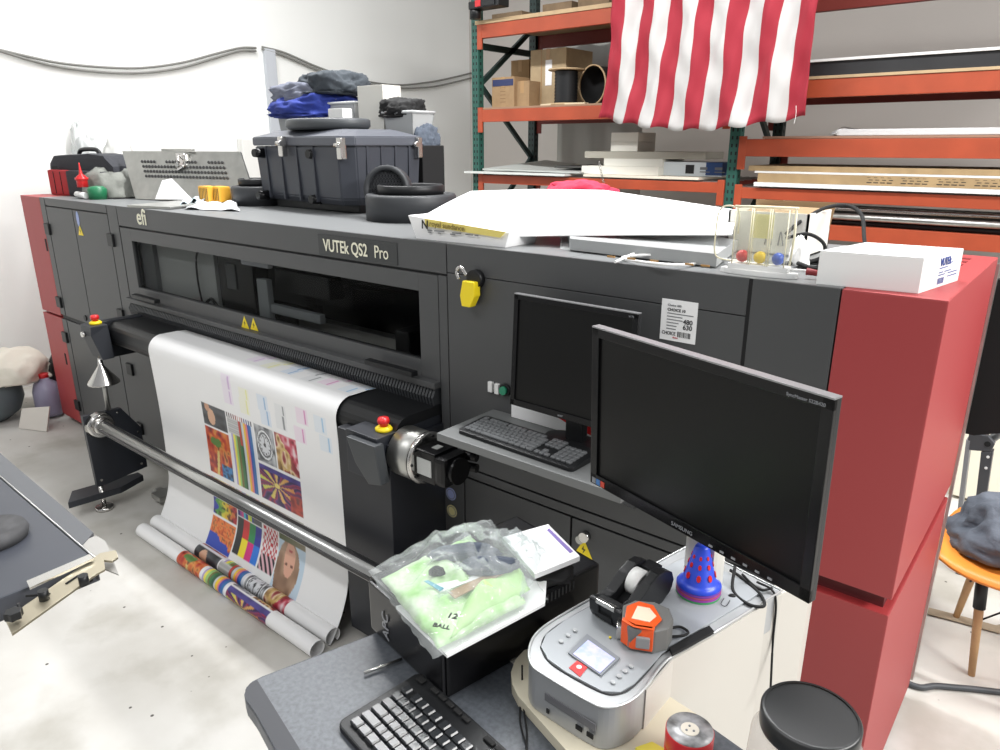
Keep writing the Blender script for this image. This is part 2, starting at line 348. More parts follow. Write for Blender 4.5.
# main switch: yellow padlocked rotary lever
p = at(470, 290, y=Y0-.03)
sw = obj('main_switch', cyl(B(), (p.x+.01,Y0-.025,p.z+.035), (p.x+.01,Y0,p.z+.035), .03), BLK, up)
obj('switch_lever', prism(B(), [(p.x-.025,Y0-.045,p.z-.055),(p.x+.01,Y0-.045,p.z-.055),(p.x+.032,Y0-.045,p.z-.015),(p.x+.03,Y0-.045,p.z+.03),(p.x-.02,Y0-.045,p.z+.03),(p.x-.032,Y0-.045,p.z-.02)], (0,.03,0), .004), YEL, sw, label='yellow lever')
b = B(); tube(b, [(p.x-.03,Y0-.05,p.z+.035),(p.x-.04,Y0-.05,p.z+.06),(p.x-.02,Y0-.05,p.z+.075),(p.x,Y0-.045,p.z+.05)], .006); obj('padlock_shackle', b, STEEL, sw)
# two key switches and the green lamp button
for px, py in ((490,387),(496.5,389)):
    p = at(px, py, y=Y0-.01); obj('toggle_switch', box(B(), p.x-.009, p.x+.009, Y0-.012, Y0, p.z-.018, p.z+.018, .002), WHITE, up)
p = at(502.5, 391, y=Y0-.02); g = obj('push_button', cyl(B(), (p.x,Y0-.012,p.z), (p.x,Y0,p.z), .021), BLK, up); obj('button_cap', cyl(B(), (p.x,Y0-.022,p.z), (p.x,Y0-.01,p.z), .014), M('green_button', (40,140,105), .35), g, label='green button cap')
# stand for the keyboard shelf
sh = obj('operator_shelf', box(B(), -1.485, -.825, 1.49, Y0, 1.017, 1.043, .003), M('grey_shelf', (108,110,110), .45), P)
obj('shelf_bracket', prism(B(), [(-1.36,1.52,1.017),(-1.36,Y0,1.017),(-1.36,Y0,.85)], (.02,0,0)), DG, sh)
obj('shelf_bracket', prism(B(), [(-.95,1.52,1.017),(-.95,Y0,1.017),(-.95,Y0,.85)], (.02,0,0)), DG, sh)
b = B(); q = [at(553,470,y=Y0-.01), at(557,482,y=Y0-.02), at(566,487,y=Y0-.02), at(575,484,y=Y0-.02)]
tube(b, [(-1.28,Y0-.02,1.01),(-1.27,Y0-.03,.95),(-1.2,Y0-.03,.925),(-1.12,Y0-.02,.96)], .004); obj('loose_cable', b, BLK, P)
# white barcode label
lab = obj('barcode_label', box(B(), -.886, -.782, Y0-.0015, Y0, 1.392, 1.505), PAPER, up, label='white shipping label')
def line(par, pts, m, w=.001, y=Y0-.0022, name='printed_line'):
    b = B()
    for x0, x1, z0, z1 in pts: box(b, x0, x1, y, y+.0006, z0, z1)
    return obj(name, b, m, par)
text('Choice 480', .0085, (-.868,Y0-.0021,1.487), GREYINK, lab); text('CHOICE 10', .0105, (-.868,Y0-.0021,1.474), BLACKINK, lab, bold=.0003)
line(lab, [(-.868, -.868+w, 1.466-k*.0085, 1.4685-k*.0085) for k, w in enumerate((.076,.045,.046,.035,.03,.028))], GREYINK)
text('480', .018, (-.820,Y0-.0021,1.443), BLACKINK, lab, bold=.0005); text('630', .018, (-.820,Y0-.0021,1.428), BLACKINK, lab, bold=.0005)
text('CHOICE', .0135, (-.880,Y0-.0021,1.408), BLACKINK, lab, sx=.8)
text('choice', .006, (-.848,Y0-.0021,1.400), REDINK, lab)
line(lab, [(-.834+k*.0028, -.834+k*.0028+random.choice((.0009,.0018)), 1.405, 1.420) for k in range(14)], BLACKINK, name='barcode')
# take-off motor on the table end
p = at(421, 458, y=1.58); mc = Vector((-1.72, 1.56, .888))
mo = obj('drive_motor', cyl(B(), (-1.70,mc.y+.02,mc.z), (-1.60,mc.y+.02,mc.z), .088, n=40), ALU, P, label='drive motor with bright flange')
b = B(); lathe(b, [(.076,0),(.092,.0),(.092,.01),(.076,.012),(0,.012)], (-1.60,mc.y+.02,mc.z), 40, Matrix.Rotation(R(90),4,'Y')); obj('flange_ring', b, STEEL, mo)
b = B(); box(b, -1.59, -1.50, mc.y-.038, mc.y+.075, mc.z-.055, mc.z+.055, .006); box(b, -1.50, -1.45, mc.y-.044, mc.y+.065, mc.z-.05, mc.z+.05, .016)
cyl(b, (-1.45,mc.y+.01,mc.z), (-1.43,mc.y+.01,mc.z), .045); cyl(b, (-1.47,mc.y+.07,mc.z+.03), (-1.42,mc.y+.08,mc.z+.03), .016); cyl(b, (-1.47,mc.y+.07,mc.z-.01), (-1.42,mc.y+.08,mc.z-.01), .015)
obj('motor_body', b, BLKG, mo)
obj('rating_plate', box(B(), -1.58, -1.515, mc.y-.041, mc.y-.037, mc.z-.03, mc.z+.028), M('plate_grey', (176,178,176), .4), mo)
obj('rating_plate', box(B(), -1.55, -1.525, mc.y-.0, mc.y+.03, mc.z+.054, mc.z+.057), M('plate_grey', (176,178,176), .4), mo)
b = B()
for k in range(10): a = k*.628; cyl(b, (-1.59,mc.y+.02+.078*math.cos(a),mc.z+.078*math.sin(a)), (-1.584,mc.y+.02+.078*math.cos(a),mc.z+.078*math.sin(a)), .005, n=8)
obj('flange_bolt', b, BLK, mo)
mo.location.x -= .03
# vent grid on the top beside the white box
b = B()
for k in range(7): box(b, -.62, -.46, 1.95+k*.045, 1.962+k*.045, TOP, TOP+.003)
for k in range(5): box(b, -.62+k*.037, -.61+k*.037, 1.95, 2.23, TOP, TOP+.003)
obj('vent_grille', b, SOOT, P)
b = B()
for x in (-5.1,-4.3,-3.4,-2.4,-1.4,-.6):
    for y in (1.9, 2.5): cyl(b, (x,y,0), (x,y,.07), .04)
obj('foot_pads', b, BLK, P)
obj('edge_trim', box(B(), -.2225, -.215, 2.575, 2.60, .08, TOP-.02), ALU, P)
# ================================================================== PRINTED WEB
def stripe(u, cols):
    n = len(cols); return cols[np.clip((u*n).astype(int), 0, n-1)]
A = lambda *c: np.array(c, float)
rngs = {}
def vnoise(u, v, f, seed):
    """smooth value noise on arrays"""
    rs = np.random.RandomState(seed); g = rs.rand(64, 64)
    x, y = u*f, v*f; xi, yi = np.floor(x).astype(int), np.floor(y).astype(int); fx, fy = x-xi, y-yi
    fx = fx*fx*(3-2*fx); fy = fy*fy*(3-2*fy); i0, i1, j0, j1 = xi % 64, (xi+1) % 64, yi % 64, (yi+1) % 64
    return (g[i0,j0]*(1-fx)+g[i1,j0]*fx)*(1-fy)+(g[i0,j1]*(1-fx)+g[i1,j1]*fx)*fy
def palette(t, cols):
    cols = np.array(cols, float); t = np.clip(t, 0, .9999)*(len(cols)-1); i = t.astype(int); f = (t-i)[:,None]
    return cols[i]*(1-f)+cols[i+1]*f
def pictures(X, Z):
    """colours 0-255 of the test print at position X (across) and Z (along), for arrays"""
    n = len(X); out = np.full((n,3), 238.0)
    def cell(x0, x1, z0, z1, fn):
        k = (X > x0) & (X < x1) & (Z > z0) & (Z < z1)
        if k.any():
            u = (X[k]-x0)/(x1-x0); v = (Z[k]-z0)/(z1-z0); out[k] = fn(u, v)
    N = lambda u, v, f, s: vnoise(u+s*.37, v+s*.61, f, s)
    def hands(u, v):
        c = palette(N(u,v,5,1)*.8, [(30,30,34),(70,72,78),(96,96,100)])
        d = np.hypot((u-.36)/.16, (v-.45)/.36); c[d < 1] = (214,170,140); d = np.hypot((u-.22)/.1,(v-.85)/.2); c[d < 1] = (200,150,120); return c
    def peppers(u, v):
        t = N(u,v,6,2)*.6+N(u,v,12,3)*.4; c = palette((t-.2)*1.6, [(110,20,14),(176,40,24),(206,96,40),(224,150,70),(120,60,30)])
        d = np.hypot((u-.4)/.3,(v-.72)/.12)+.3*N(u,v,9,4); c[d < .9] = (90,130,60)
        k = (v < .3) & (u > .55); c[k] = palette(N(u[k],v[k],14,6), [(20,40,90),(60,140,200),(10,20,40)])
        k = (v < .55) & (abs(u-.35-.2*v) < .05); c[k] = (220,200,120); return c
    def bars(u, v):
        cols = A([236,236,240],[176,160,210],[238,226,90],[150,200,120],[120,110,60],[60,120,70],[40,90,60],[200,205,210],[240,200,40],[230,130,120],[60,80,170],[40,110,170],[225,228,235])
        c = stripe(u, cols); top = v > .93
        k = (v > .72) & (u < .42); c[k] = 168+30*(np.sin(v[k]*200)>0)[:,None]*A(1,1,1)
        kk = top; c[kk] = 240; q = top & (np.sin(u*75) > .1); c[q] = palette(u[q], [(40,40,44),(120,40,50),(200,90,60),(60,70,150),(40,40,40)])
        k = (v > .6) & (v < .93) & (u > .42) & (u < .52); c[k] = (190,60,50); return c
    def watch(u, v):
        c = palette(N(u,v,7,8), [(60,62,66),(150,152,156),(210,212,214)])
        d = np.hypot((u-.48)/.42, (v-.5)/.42); c[d < 1] = (92,94,98); c[(d < .92) & (d > .8)] = (230,232,234); c[d < .66] = (216,218,222)
        c[(d < .6) & (d > .5) & (np.sin(np.arctan2(v-.5,u-.48)*12) > .2)] = (40,42,46); c[d < .14] = (50,52,56)
        c[(abs(u-.48) < .02) & (v > .5) & (v < .72)] = (40,40,44); return c
    def gold(u, v):
        c = palette(N(u,v,6,9), [(70,44,24),(190,150,90),(232,214,180),(150,60,60),(120,30,40)])
        k = (u+v > 1.15); c[k] = palette(N(u[k],v[k],9,10), [(110,20,34),(190,60,80),(235,225,225)]); 
        d = np.hypot((u-.4)/.25,(v-.35)/.3); c[(d < 1) & (d > .75)] = (206,176,110); return c
    def flower(u, v):
        a = np.arctan2(v-.55, u-.42); d = np.hypot(u-.42, v-.55)
        c = palette(.5+.5*np.sin(a*11+N(u,v,5,11)*5), [(40,28,70),(110,60,130),(180,50,60),(90,40,90)])
        k = (np.sin(a*9) > .45) & (d > .08) & (d < .42); c[k] = palette(np.clip(.5-u[k]+v[k]*.0+.45,0,1), [(200,120,60),(225,190,110),(200,214,70)])
        k = d < .07; c[k] = (230,210,120); k = (u > .72) & (v < .5); c[k] = palette(N(u[k],v[k],9,12), [(90,20,30),(190,70,50),(60,40,60)])
        k = v > .85; c[k] = palette(N(u[k],v[k],9,13), [(60,50,110),(90,80,160)]); return c
    def pencils(u, v):
        cols = A([60,70,190],[90,170,70],[150,190,60],[235,220,60],[240,190,40],[225,120,50],[190,40,50]); c = stripe(np.clip(u+.08*np.sin(v*22),0,.999), cols)
        k = N(u,v,14,14) < .32; c[k] *= .55; return c
    def coral(u, v):
        c = palette(N(u,v,16,15), [(170,60,26),(226,110,44),(232,140,70),(110,60,40)]); k = v+.25*(N(u,v,7,16)-.5)+.35*(u-.4) < .42; c[k] = (36,70,184); return c
    def cmyk(u, v):
        cols = A([60,40,120],[150,60,150],[210,60,140],[60,190,215],[40,60,150],[235,225,70],[190,214,60],[60,70,150],[90,70,160],[90,60,140],[200,60,150],[110,100,150])
        c = stripe(u, cols); k = (u > .66) & (v < .8); c[k] = (224,226,230); k = (u > .66) & (v < .38); c[k] = (90,92,94); return c
    def squares(u, v):
        g = [[(34,34,38),(244,226,40),(216,40,130),(36,120,220)], [(40,40,42),(206,44,46),(40,140,80),(38,44,150)]]
        c = np.zeros((len(u),3)); 
        for r_ in range(2):
            for q in range(4):
                k = ((v*2).astype(int) == r_) & ((u*4).astype(int) == q); c[k] = g[r_][q]
        return c
    def lace(u, v):
        c = np.where((np.sin(u*26+4*N(u,v,4,17)) * np.sin(v*40) > .05)[:,None], A(190,50,60), A(232,220,222)); k = v < .35; c[k] = np.where((np.sin(u[k]*20+v[k]*30)>0)[:,None], A(36,36,40), A(225,180,190)); return c
    def leaves(u, v):
        return palette(N(u,v,12,18), [(30,40,24),(86,92,50),(150,150,100),(50,60,34)])
    def face(u, v):
        c = np.full((len(u),3), 0.)+A(196,216,232)
        d = np.hypot((u-.42)/.42,(v-.42)/.5); k = d < 1; c[k] = palette(N(u[k],v[k],6,19), [(120,92,74),(160,128,104),(190,160,136)])
        d = np.hypot((u-.46)/.2,(v-.6)/.3); c[d < 1] = (222,170,146)
        for ex in (.36,.56):
            c[np.hypot((u-ex)/.05,(v-.5)/.025) < 1] = (110,70,60)
        c[np.hypot((u-.46)/.07,(v-.74)/.025) < 1] = (190,90,90); k = (v > .86); c[k] = palette(u[k], [(70,84,50),(150,140,120)]); return c
    for o in (0, -.78):
        cell(-3.055, -2.855, .665+o, .775+o, hands); cell(-3.055, -2.855, .42+o, .655+o, peppers); cell(-2.845, -2.64, .42+o, .775+o, bars)
        cell(-2.63, -2.49, .60+o, .775+o, watch); cell(-2.48, -2.33, .60+o, .775+o, gold); cell(-2.63, -2.33, .42+o, .59+o, flower)
        cell(-3.055, -2.855, .205+o, .395+o, pencils); cell(-3.055, -2.855, .05+o, .195+o, coral); cell(-2.845, -2.65, .265+o, .395+o, cmyk)
        cell(-2.845, -2.65, .08+o, .255+o, squares); cell(-2.64, -2.53, .08+o, .3+o, lace); cell(-2.64, -2.33, .31+o, .395+o, leaves); cell(-2.52, -2.33, .03+o, .3+o, face)
    # faint coloured purge strips above the pictures
    rs = np.random.RandomState(5)
    tints = [(234,226,236),(238,238,222),(220,228,238),(228,229,230),(236,222,232),(226,232,238)]
    darks = [(206,176,214),(232,230,150),(140,176,214),(140,142,146),(214,140,190),(160,196,226)]
    for k in range(6):
        for zc in (.905-.006*k, .835-.008*k, 1.10, 1.16):
            x = -2.83+k*.13 + rs.uniform(-.02,.02)+(.05 if zc > 1 else 0); z = zc+rs.uniform(-.02,.02)
            cell(x, x+.075, z-.035, z+.035, lambda u, v, c=tints[k]: np.zeros((len(u),3))+A(*c))
            cell(x+.05, x+.060, z-.03, z+.03, lambda u, v, c=darks[k]: np.zeros((len(u),3))+A(*c))
    return out
def vcol_mat(name, rough=.35):
    m = bpy.data.materials.new(name); m.use_nodes = True; nt = m.node_tree; a = nt.nodes.new('ShaderNodeVertexColor'); a.layer_name = 'ink'
    nt.links.new(a.outputs['Color'], nt.nodes['Principled BSDF'].inputs['Base Color']); nt.nodes['Principled BSDF'].inputs['Roughness'].default_value = rough; return m
def sheet(name, xs, prof, colfn):
    """sheet swept across xs along a profile of (y, z); colfn gives the ink colours"""
    nx, ny = len(xs), len(prof)
    co = np.zeros((ny, nx, 3)); co[:,:,0] = xs[None,:]; co[:,:,1] = np.array([p[0] for p in prof])[:,None]; co[:,:,2] = np.array([p[1] for p in prof])[:,None]
    i = np.arange(ny*nx).reshape(ny, nx)
    faces = np.stack([i[:-1,:-1], i[:-1,1:], i[1:,1:], i[1:,:-1]], -1).reshape(-1,4)
    me = bpy.data.meshes.new(name); me.from_pydata(co.reshape(-1,3).tolist(), [], faces.tolist())
    rgb = colfn(co); rgb = rgb/255.0; rgb = np.where(rgb <= .04045, rgb/12.92, ((rgb+.055)/1.055)**2.4)
    ca = me.color_attributes.new('ink', 'FLOAT_COLOR', 'POINT'); ca.data.foreach_set('color', np.concatenate([rgb, np.ones((len(rgb),1))],1).ravel())
    me.polygons.foreach_set('use_smooth', [True]*len(faces)); return me
prof = [(1.735,1.004),(1.70,1.006)]+[(y,1.008) for y in np.arange(1.695,1.61,-.005)]
prof += [(1.61-.075*math.sin(R(a)), .934+.075*math.cos(R(a))) for a in range(4,91,5)]
prof += [(1.535+.012*math.sin((.93-z)*4), z) for z in np.arange(.93,.30,-.0045)]
yb = prof[-1][0]
prof += [(yb+.012-.11*t**1.8-.012*(1-t), .30-.275*t) for t in np.linspace(.02,1,50)]
prof += [(yb-.098-.035*math.sin(R(a)), .04-.035*math.cos(R(a))) for a in range(25,330,12)]
arc = np.zeros(len(prof)); 
for i in range(1, len(prof)): arc[i] = arc[i-1]+math.hypot(prof[i][0]-prof[i-1][0], prof[i][1]-prof[i-1][1])
k0 = min(range(len(prof)), key=lambda i: abs(prof[i][1]-.6) + (0 if prof[i][0] < 1.6 else 9)); along = .6-(arc-arc[k0])
xs = np.linspace(-3.5, -2.05, 330)
me = sheet('printed_paper_web', xs, prof, lambda co: pictures(co[:,:,0].ravel(), np.repeat(along, len(xs))))
me.materials.append(vcol_mat('printed_paper')); web = bpy.data.objects.new('printed_paper_web', me); C.objects.link(web)
sd = web.modifiers.new('thick', 'SOLIDIFY'); sd.thickness = .0008
web['label'] = 'wide white paper web with colour test pictures hanging from the printer to the floor'; web['category'] = 'print'
# rolled scrap prints lying on the floor in front of the web
def roll(cy, r, off, name, label):
    pr = [(cy+r*math.cos(R(a))*(1+a/4000), r*1.02+r*math.sin(R(a))) for a in range(-90, 300, 8)]
    xs = np.linspace(-3.47+off, -2.03+off, 240)
    ln = np.arange(len(pr))*R(8)*r
    me = sheet(name, xs, pr, lambda co: pictures(co[:,:,0].ravel()-off, np.repeat(.72-ln*1.2 if off else .22-ln*1.2, len(xs))))
    me.materials.append(bpy.data.materials['printed_paper']); o = bpy.data.objects.new(name, me); C.objects.link(o)
    sd = o.modifiers.new('thick', 'SOLIDIFY'); sd.thickness = .001
    o['label'] = label; o['category'] = 'paper roll'; o['group'] = 'rolled test prints on the floor'
roll(1.362, .033, -.012, 'paper_roll', 'rolled test print on the floor, the nearer one, away from the hanging web')
# ================================================================== TAKE-UP STAND AND BAR
s = thing('take_up_stand', 'black take-up stand plate with a foot, holding the left end of the steel bar', 'stand', (-3.95,1.45,0))
b = B(); pl = [(1.335,.545),(1.53,.54),(1.62,.40),(1.62,.16),(1.345,.13)]
prism(b, [(-3.96,y,z) for y, z in pl], (.03,0,0), .003); obj('side_plate', b, BLKM, s)
b = B(); prism(b, [(-4.06,1.26,.07),(-3.93,1.19,.07),(-3.90,1.45,.07),(-3.96,1.60,.07),(-4.02,1.60,.07)], (0,0,.035), .003); obj('foot', b, BLKM, s)
b = B(); cyl(b, (-3.925,1.36,.0), (-3.925,1.36,.02), .045); cyl(b, (-3.925,1.36,.02), (-3.925,1.36,.14), .012); obj('levelling_foot', b, STEEL, s)
b = B(); cyl(b, (-3.93,1.41,.478), (-3.895,1.41,.478), .075, .06); cyl(b, (-3.90,1.41,.478), (-3.87,1.41,.478), .05, .04); obj('collar', b, STEEL, s)
b = B()
for y, z in ((1.36,.52),(1.51,.52),(1.37,.17),(1.59,.19),(1.6,.38)): cyl(b, (-3.932,y,z), (-3.926,y,z), .007, n=8)
obj('plate_screw', b, STEEL, s)
b = B(); cyl(b, (-3.93,1.41,.478), (-1.60,1.41,.478), .034, n=32); obj_bar = one('take_up_bar', b, M('grooved_steel', (188,188,186), .28, 1), 'long polished steel take-up bar crossing in front of the hanging print', 'bar')
b = B(); box(b, -3.85, -1.62, 1.382, 1.386, .462, .476); cyl(b, (-3.85,1.41,.478), (-1.62,1.41,.478), .0345, n=32)
bmesh.ops.delete(b, geom=[v for v in b.verts], context='VERTS')
box(b, -3.86, -1.62, 1.371, 1.378, .4715, .4865, .002); box(b, -3.86, -1.62, 1.403, 1.417, .5095, .5145, .001)
obj('bar_groove', b, M('groove_dark', (60,60,62), .4, .6), obj_bar)
s2 = thing('take_up_stand', 'black take-up stand beside the desk, at the right end of the steel bar', 'stand', (-1.62,1.41,0))
b = B(); prism(b, [(-1.60,y,z) for y, z in pl], (.03,0,0), .003); obj('side_plate', b, BLKM, s2)
b = B(); prism(b, [(-1.64,1.26,.06),(-1.56,1.26,.06),(-1.56,1.62,.06),(-1.64,1.62,.06)], (0,0,.035), .003); obj('foot', b, BLKM, s2)
b = B(); cyl(b, (-1.60,1.45,0), (-1.60,1.45,.07), .04); obj('levelling_foot', b, STEEL, s2)
# funnel
t = thing('metal_funnel', 'small shiny metal funnel upside down on a rod above the bar end', 'funnel', (-3.935,1.47,.545))
lathe(b := B(), [(.0,.29),(.010,.29),(.014,.25),(.078,.158),(.079,.152),(.072,.155),(.0,.24)], (-3.935,1.47,.545), 28); obj('funnel_cone', b, STEEL, t)
obj('rod', cyl(B(), (-3.935,1.47,.545), (-3.935,1.47,.76), .012), ALU, t)
obj('hook', tube(B(), [(-3.935,1.47,.84),(-3.935,1.47,.87),(-3.925,1.47,.885),(-3.935,1.48,.90)], .004), M('brass_dull', (180,160,110), .4, .8), t)
one('floor_bracket', (lambda b: (box(b, -3.9,-3.62,1.62,1.66,.0,.03,.004), box(b, -3.8,-3.7,1.56,1.7,.03,.06,.004), b)[-1])(B()), ALU, 'low metal bracket on the floor behind the take-up stand', 'bracket')
# ================================================================== FLOOR CLUTTER AT THE LEFT
bagm = M('cream_plastic_bag', (226,220,206), .5, bump=.8, bscale=9)
c = at(-8, 400, y=1.42)
b = B(); lathe(b, [(0,0),(.13,0),(.21,.06),(.245,.15),(.24,.23),(.20,.29),(0,.30)], (-5.98,1.42,0), 36); one('grey_bucket', b, M('blue_grey_plastic', (96,106,110), .5), 'round blue-grey tub on the floor under a crumpled cream bag', 'tub')
lump(b := B(), (-6.0,1.62,.30), .30, .24, .17, 3, .14, flat=.3); one('plastic_bag', b, bagm, 'crumpled cream plastic bag lying on the grey tub by the wall', 'bag')
lump(b := B(), (-5.84,1.93,.20), .16, .13, .22, 8, .12, flat=.9); one('plastic_bag', b, BLK, 'black plastic bag squeezed between the tub and the red printer end', 'bag')
t = thing('plastic_jug', 'translucent purple-grey jug with a red cap on the floor by the printer end', 'jug', (-5.72,1.74,0))
b = B(); lathe(b, [(0,0),(.10,0),(.11,.03),(.11,.17),(.09,.23),(.04,.26),(.03,.28),(0,.28)], (-5.72,1.74,.02), 24, sy=.8); obj('jug_body', b, M('purple_grey', (150,146,170), .35), t)
obj('cap', lathe(B(), [(0,.275),(.032,.275),(.032,.305),(0,.305)], (-5.72,1.74,.02), 16), REDB, t)
b = B(); prism(b, [(-5.62,1.50,0),(-5.40,1.60,0),(-5.44,1.66,.16),(-5.64,1.55,.13)], (.01,-.01,.004)); one('card_sheet', b, M('off_white_card', (214,208,200), .7), 'bent off-white card leaning at the foot of the red printer end', 'card')
b = B(); box(b, -5.60,-5.575,1.50,1.74,0,.16); bmesh.ops.delete(b, geom=b.verts[:], context='VERTS'); b.free()
# ================================================================== CUTTING TABLE, FRONT LEFT
cz = .9
t = thing('side_table', 'dark grey machine table with a metal end bracket at the lower left edge', 'table', (-2.4,.45,0))
a0, a1 = at(-60,425,z=cz), at(97,560,z=cz); a2 = at(-30,612,z=cz)
d = (a1-a0).normalized(); nrm = Vector((d.y,-d.x,0))
q0, q1 = a1-d*1.9, a1; q2, q3 = a1+nrm*.235, a1+nrm*.235-d*1.9
tm = M('slate_top', (64,67,75), .4, var=.12, scale=6)
b = B(); prism(b, [q0,q1,q2,q3], (0,0,-.06), .006); obj('table_top', b, tm, t)
e0, e1 = q0-nrm*.075, q1-nrm*.062
b = B(); prism(b, [q0-nrm*.002-Vector((0,0,.02)), q1-nrm*.002-Vector((0,0,.02))-d*.13, e1-Vector((0,0,.02))-d*.19, e0-nrm*.01-Vector((0,0,.02))], (0,0,-.01)); obj('edge_strip', b, M('slate_strip', (86,88,92), .45), t)
b = B(); prism(b, [q1-d*.13-nrm*.004-Vector((0,0,.022)), q1-d*.0-nrm*.004-Vector((0,0,.022)), q1+d*.07-nrm*.02-Vector((0,0,.022)), q1-d*.12-nrm*.066-Vector((0,0,.022)), q1-d*.17-nrm*.062-Vector((0,0,.022)), q1-d*.17-nrm*.03-Vector((0,0,.022))], (0,0,-.004)); obj('edge_flap', b, M('pale_flap', (158,156,152), .5), t)
b = B(); tube(b, [q0+Vector((0,0,.002)), q1+Vector((0,0,.002))], .0025, smooth=False); obj('edge_trim', b, ALU, t)
b = B()
for u, w in ((-1.35,.06),(-1.8,.06),(-1.35,.18),(-1.8,.18)):
    c = a1+d*u+nrm*w; box(b, c.x-.03, c.x+.03, c.y-.03, c.y+.03, 0, cz-.06)
    obj('leg', b, DG2, t); b = B()
b.free()
dc = at(-8, 541, z=cz); b = B(); lathe(b, [(0,0),(.086,0),(.09,.016),(.084,.03),(0,.032)], (dc.x-.01,dc.y,cz), 36); one('round_disc', b, M('worn_charcoal', (74,74,76), .75, var=.35, scale=30), 'flat worn charcoal disc resting on the side table', 'disc')
# metal bracket on the table end
br = thing('slotted_bracket', '', 'x'); del br['label']; del br['category']; br.parent = t; br.name = 'end_bracket'; br.location = a1-t.location
bw = [at(x,y,z=.905) for x, y in ((5,619),(100,553),(116,550),(118,557),(112,561),(104,560),(105,569),(96,574),(12,634))]
b = B(); prism(b, bw, (0,0,-.006), .001)
obj('bracket_plate', b, M('champagne_metal', (176,168,148), .4, .8), br)
b = B(); w = [at(27,583,z=.91), at(90,556,z=.91), at(94,560,z=.91), at(30,590,z=.91)]; prism(b, w, (0,0,.006)); obj('bright_rail', b, STEEL, br)
for px, py in ((43,592),(83,577)):
    c = at(px,py,z=.925); obj('clamp_bolt', cyl(B(), (c.x,c.y,.905), (c.x,c.y,.93), .011), BLK, br)
c = at(13,612,z=.93); obj('star_knob', prism(B(), [(c.x+.019*(1 if k%2 else .78)*math.cos(k*.5236), c.y+.019*(1 if k%2 else .78)*math.sin(k*.5236), .915) for k in range(12)], (0,0,.018), .002), BLK, br)
for a_, b_ in (((26,592),(50,590)),((66,580),(78,572))):
    b = B(); w0, w1 = at(a_[0],a_[1]+4,z=.9056), at(b_[0],b_[1]+4,z=.9056); tube(b, [w0, w1], .003, smooth=False); obj('slot', b, SOOT, br)
b = B(); w0, w1 = at(24,614,z=.87), at(92,580,z=.87); tube(b, [w0,w1], .0045, smooth=False); 
for w in (at(20,611,z=.88), at(96,572,z=.88)): tube(b, [w+Vector((0,0,.02)), w-Vector((0,0,.02))], .0035, smooth=False)
obj('guide_rod', b, BLK, br)
# ================================================================== DESK AND FOREGROUND
DZ = 1.0
dk = thing('desk', 'dark grey desk with rounded corner and black front edge in the near foreground', 'desk', (-.6,.7,0))
pts = [at(243,694,z=DZ), at(252,684,z=DZ)]
poly = [at(256,716,z=DZ), at(246,702,z=DZ), at(244,694,z=DZ), at(246,687,z=DZ), at(252,681,z=DZ), at(262,676,z=DZ), at(372,634,z=DZ)]
ex = poly[-1]+(poly[-1]-poly[-2]).normalized()*.16
r1 = at(712,727,z=DZ); r2 = at(746,751,z=DZ); rd_ = (r2-r1).normalized()
left_front = at(300,760,z=DZ)
poly = poly+[ex, ex+rd_*.235, Vector((-.655,.985,DZ)), r1, r1+rd_*.42, r1+rd_*.42+Vector((-.08,-.45,0)), left_front+Vector((.05,-.04,0))]
b = B(); prism(b, [tuple(p) for p in poly], (0,0,-.03), .004); obj('desk_top', b, M('speckled_dark_laminate', (88,92,98), .42, rgb2=(72,76,82), scale=120, bump=.03, bscale=500), dk)
fe = [at(x,y,z=DZ+.0004) for x, y in ((245,699),(245.5,690),(250,684),(257,680),(305,758),(284,765),(257,716))]
b = B(); prism(b, [tuple(p) for p in fe], (0,0,.0012)); obj('black_edge_band', b, M('edge_black', (44,46,52), .5), dk)
b = B(); box(b, -.86,-.82,.56,.60,0,DZ-.03); obj('leg', b, BLKM, dk)
b = B(); box(b, -.30,-.26,.50,.54,0,DZ-.03); obj('leg', b, BLKM, dk)
b = B(); box(b, -.80,-.76,.88,.92,0,DZ-.03); obj('leg', b, BLKM, dk)
b = B(); box(b, -.74,-.30,.60,.63,.88,DZ-.03); obj('cross_rail', b, BLKM, dk)
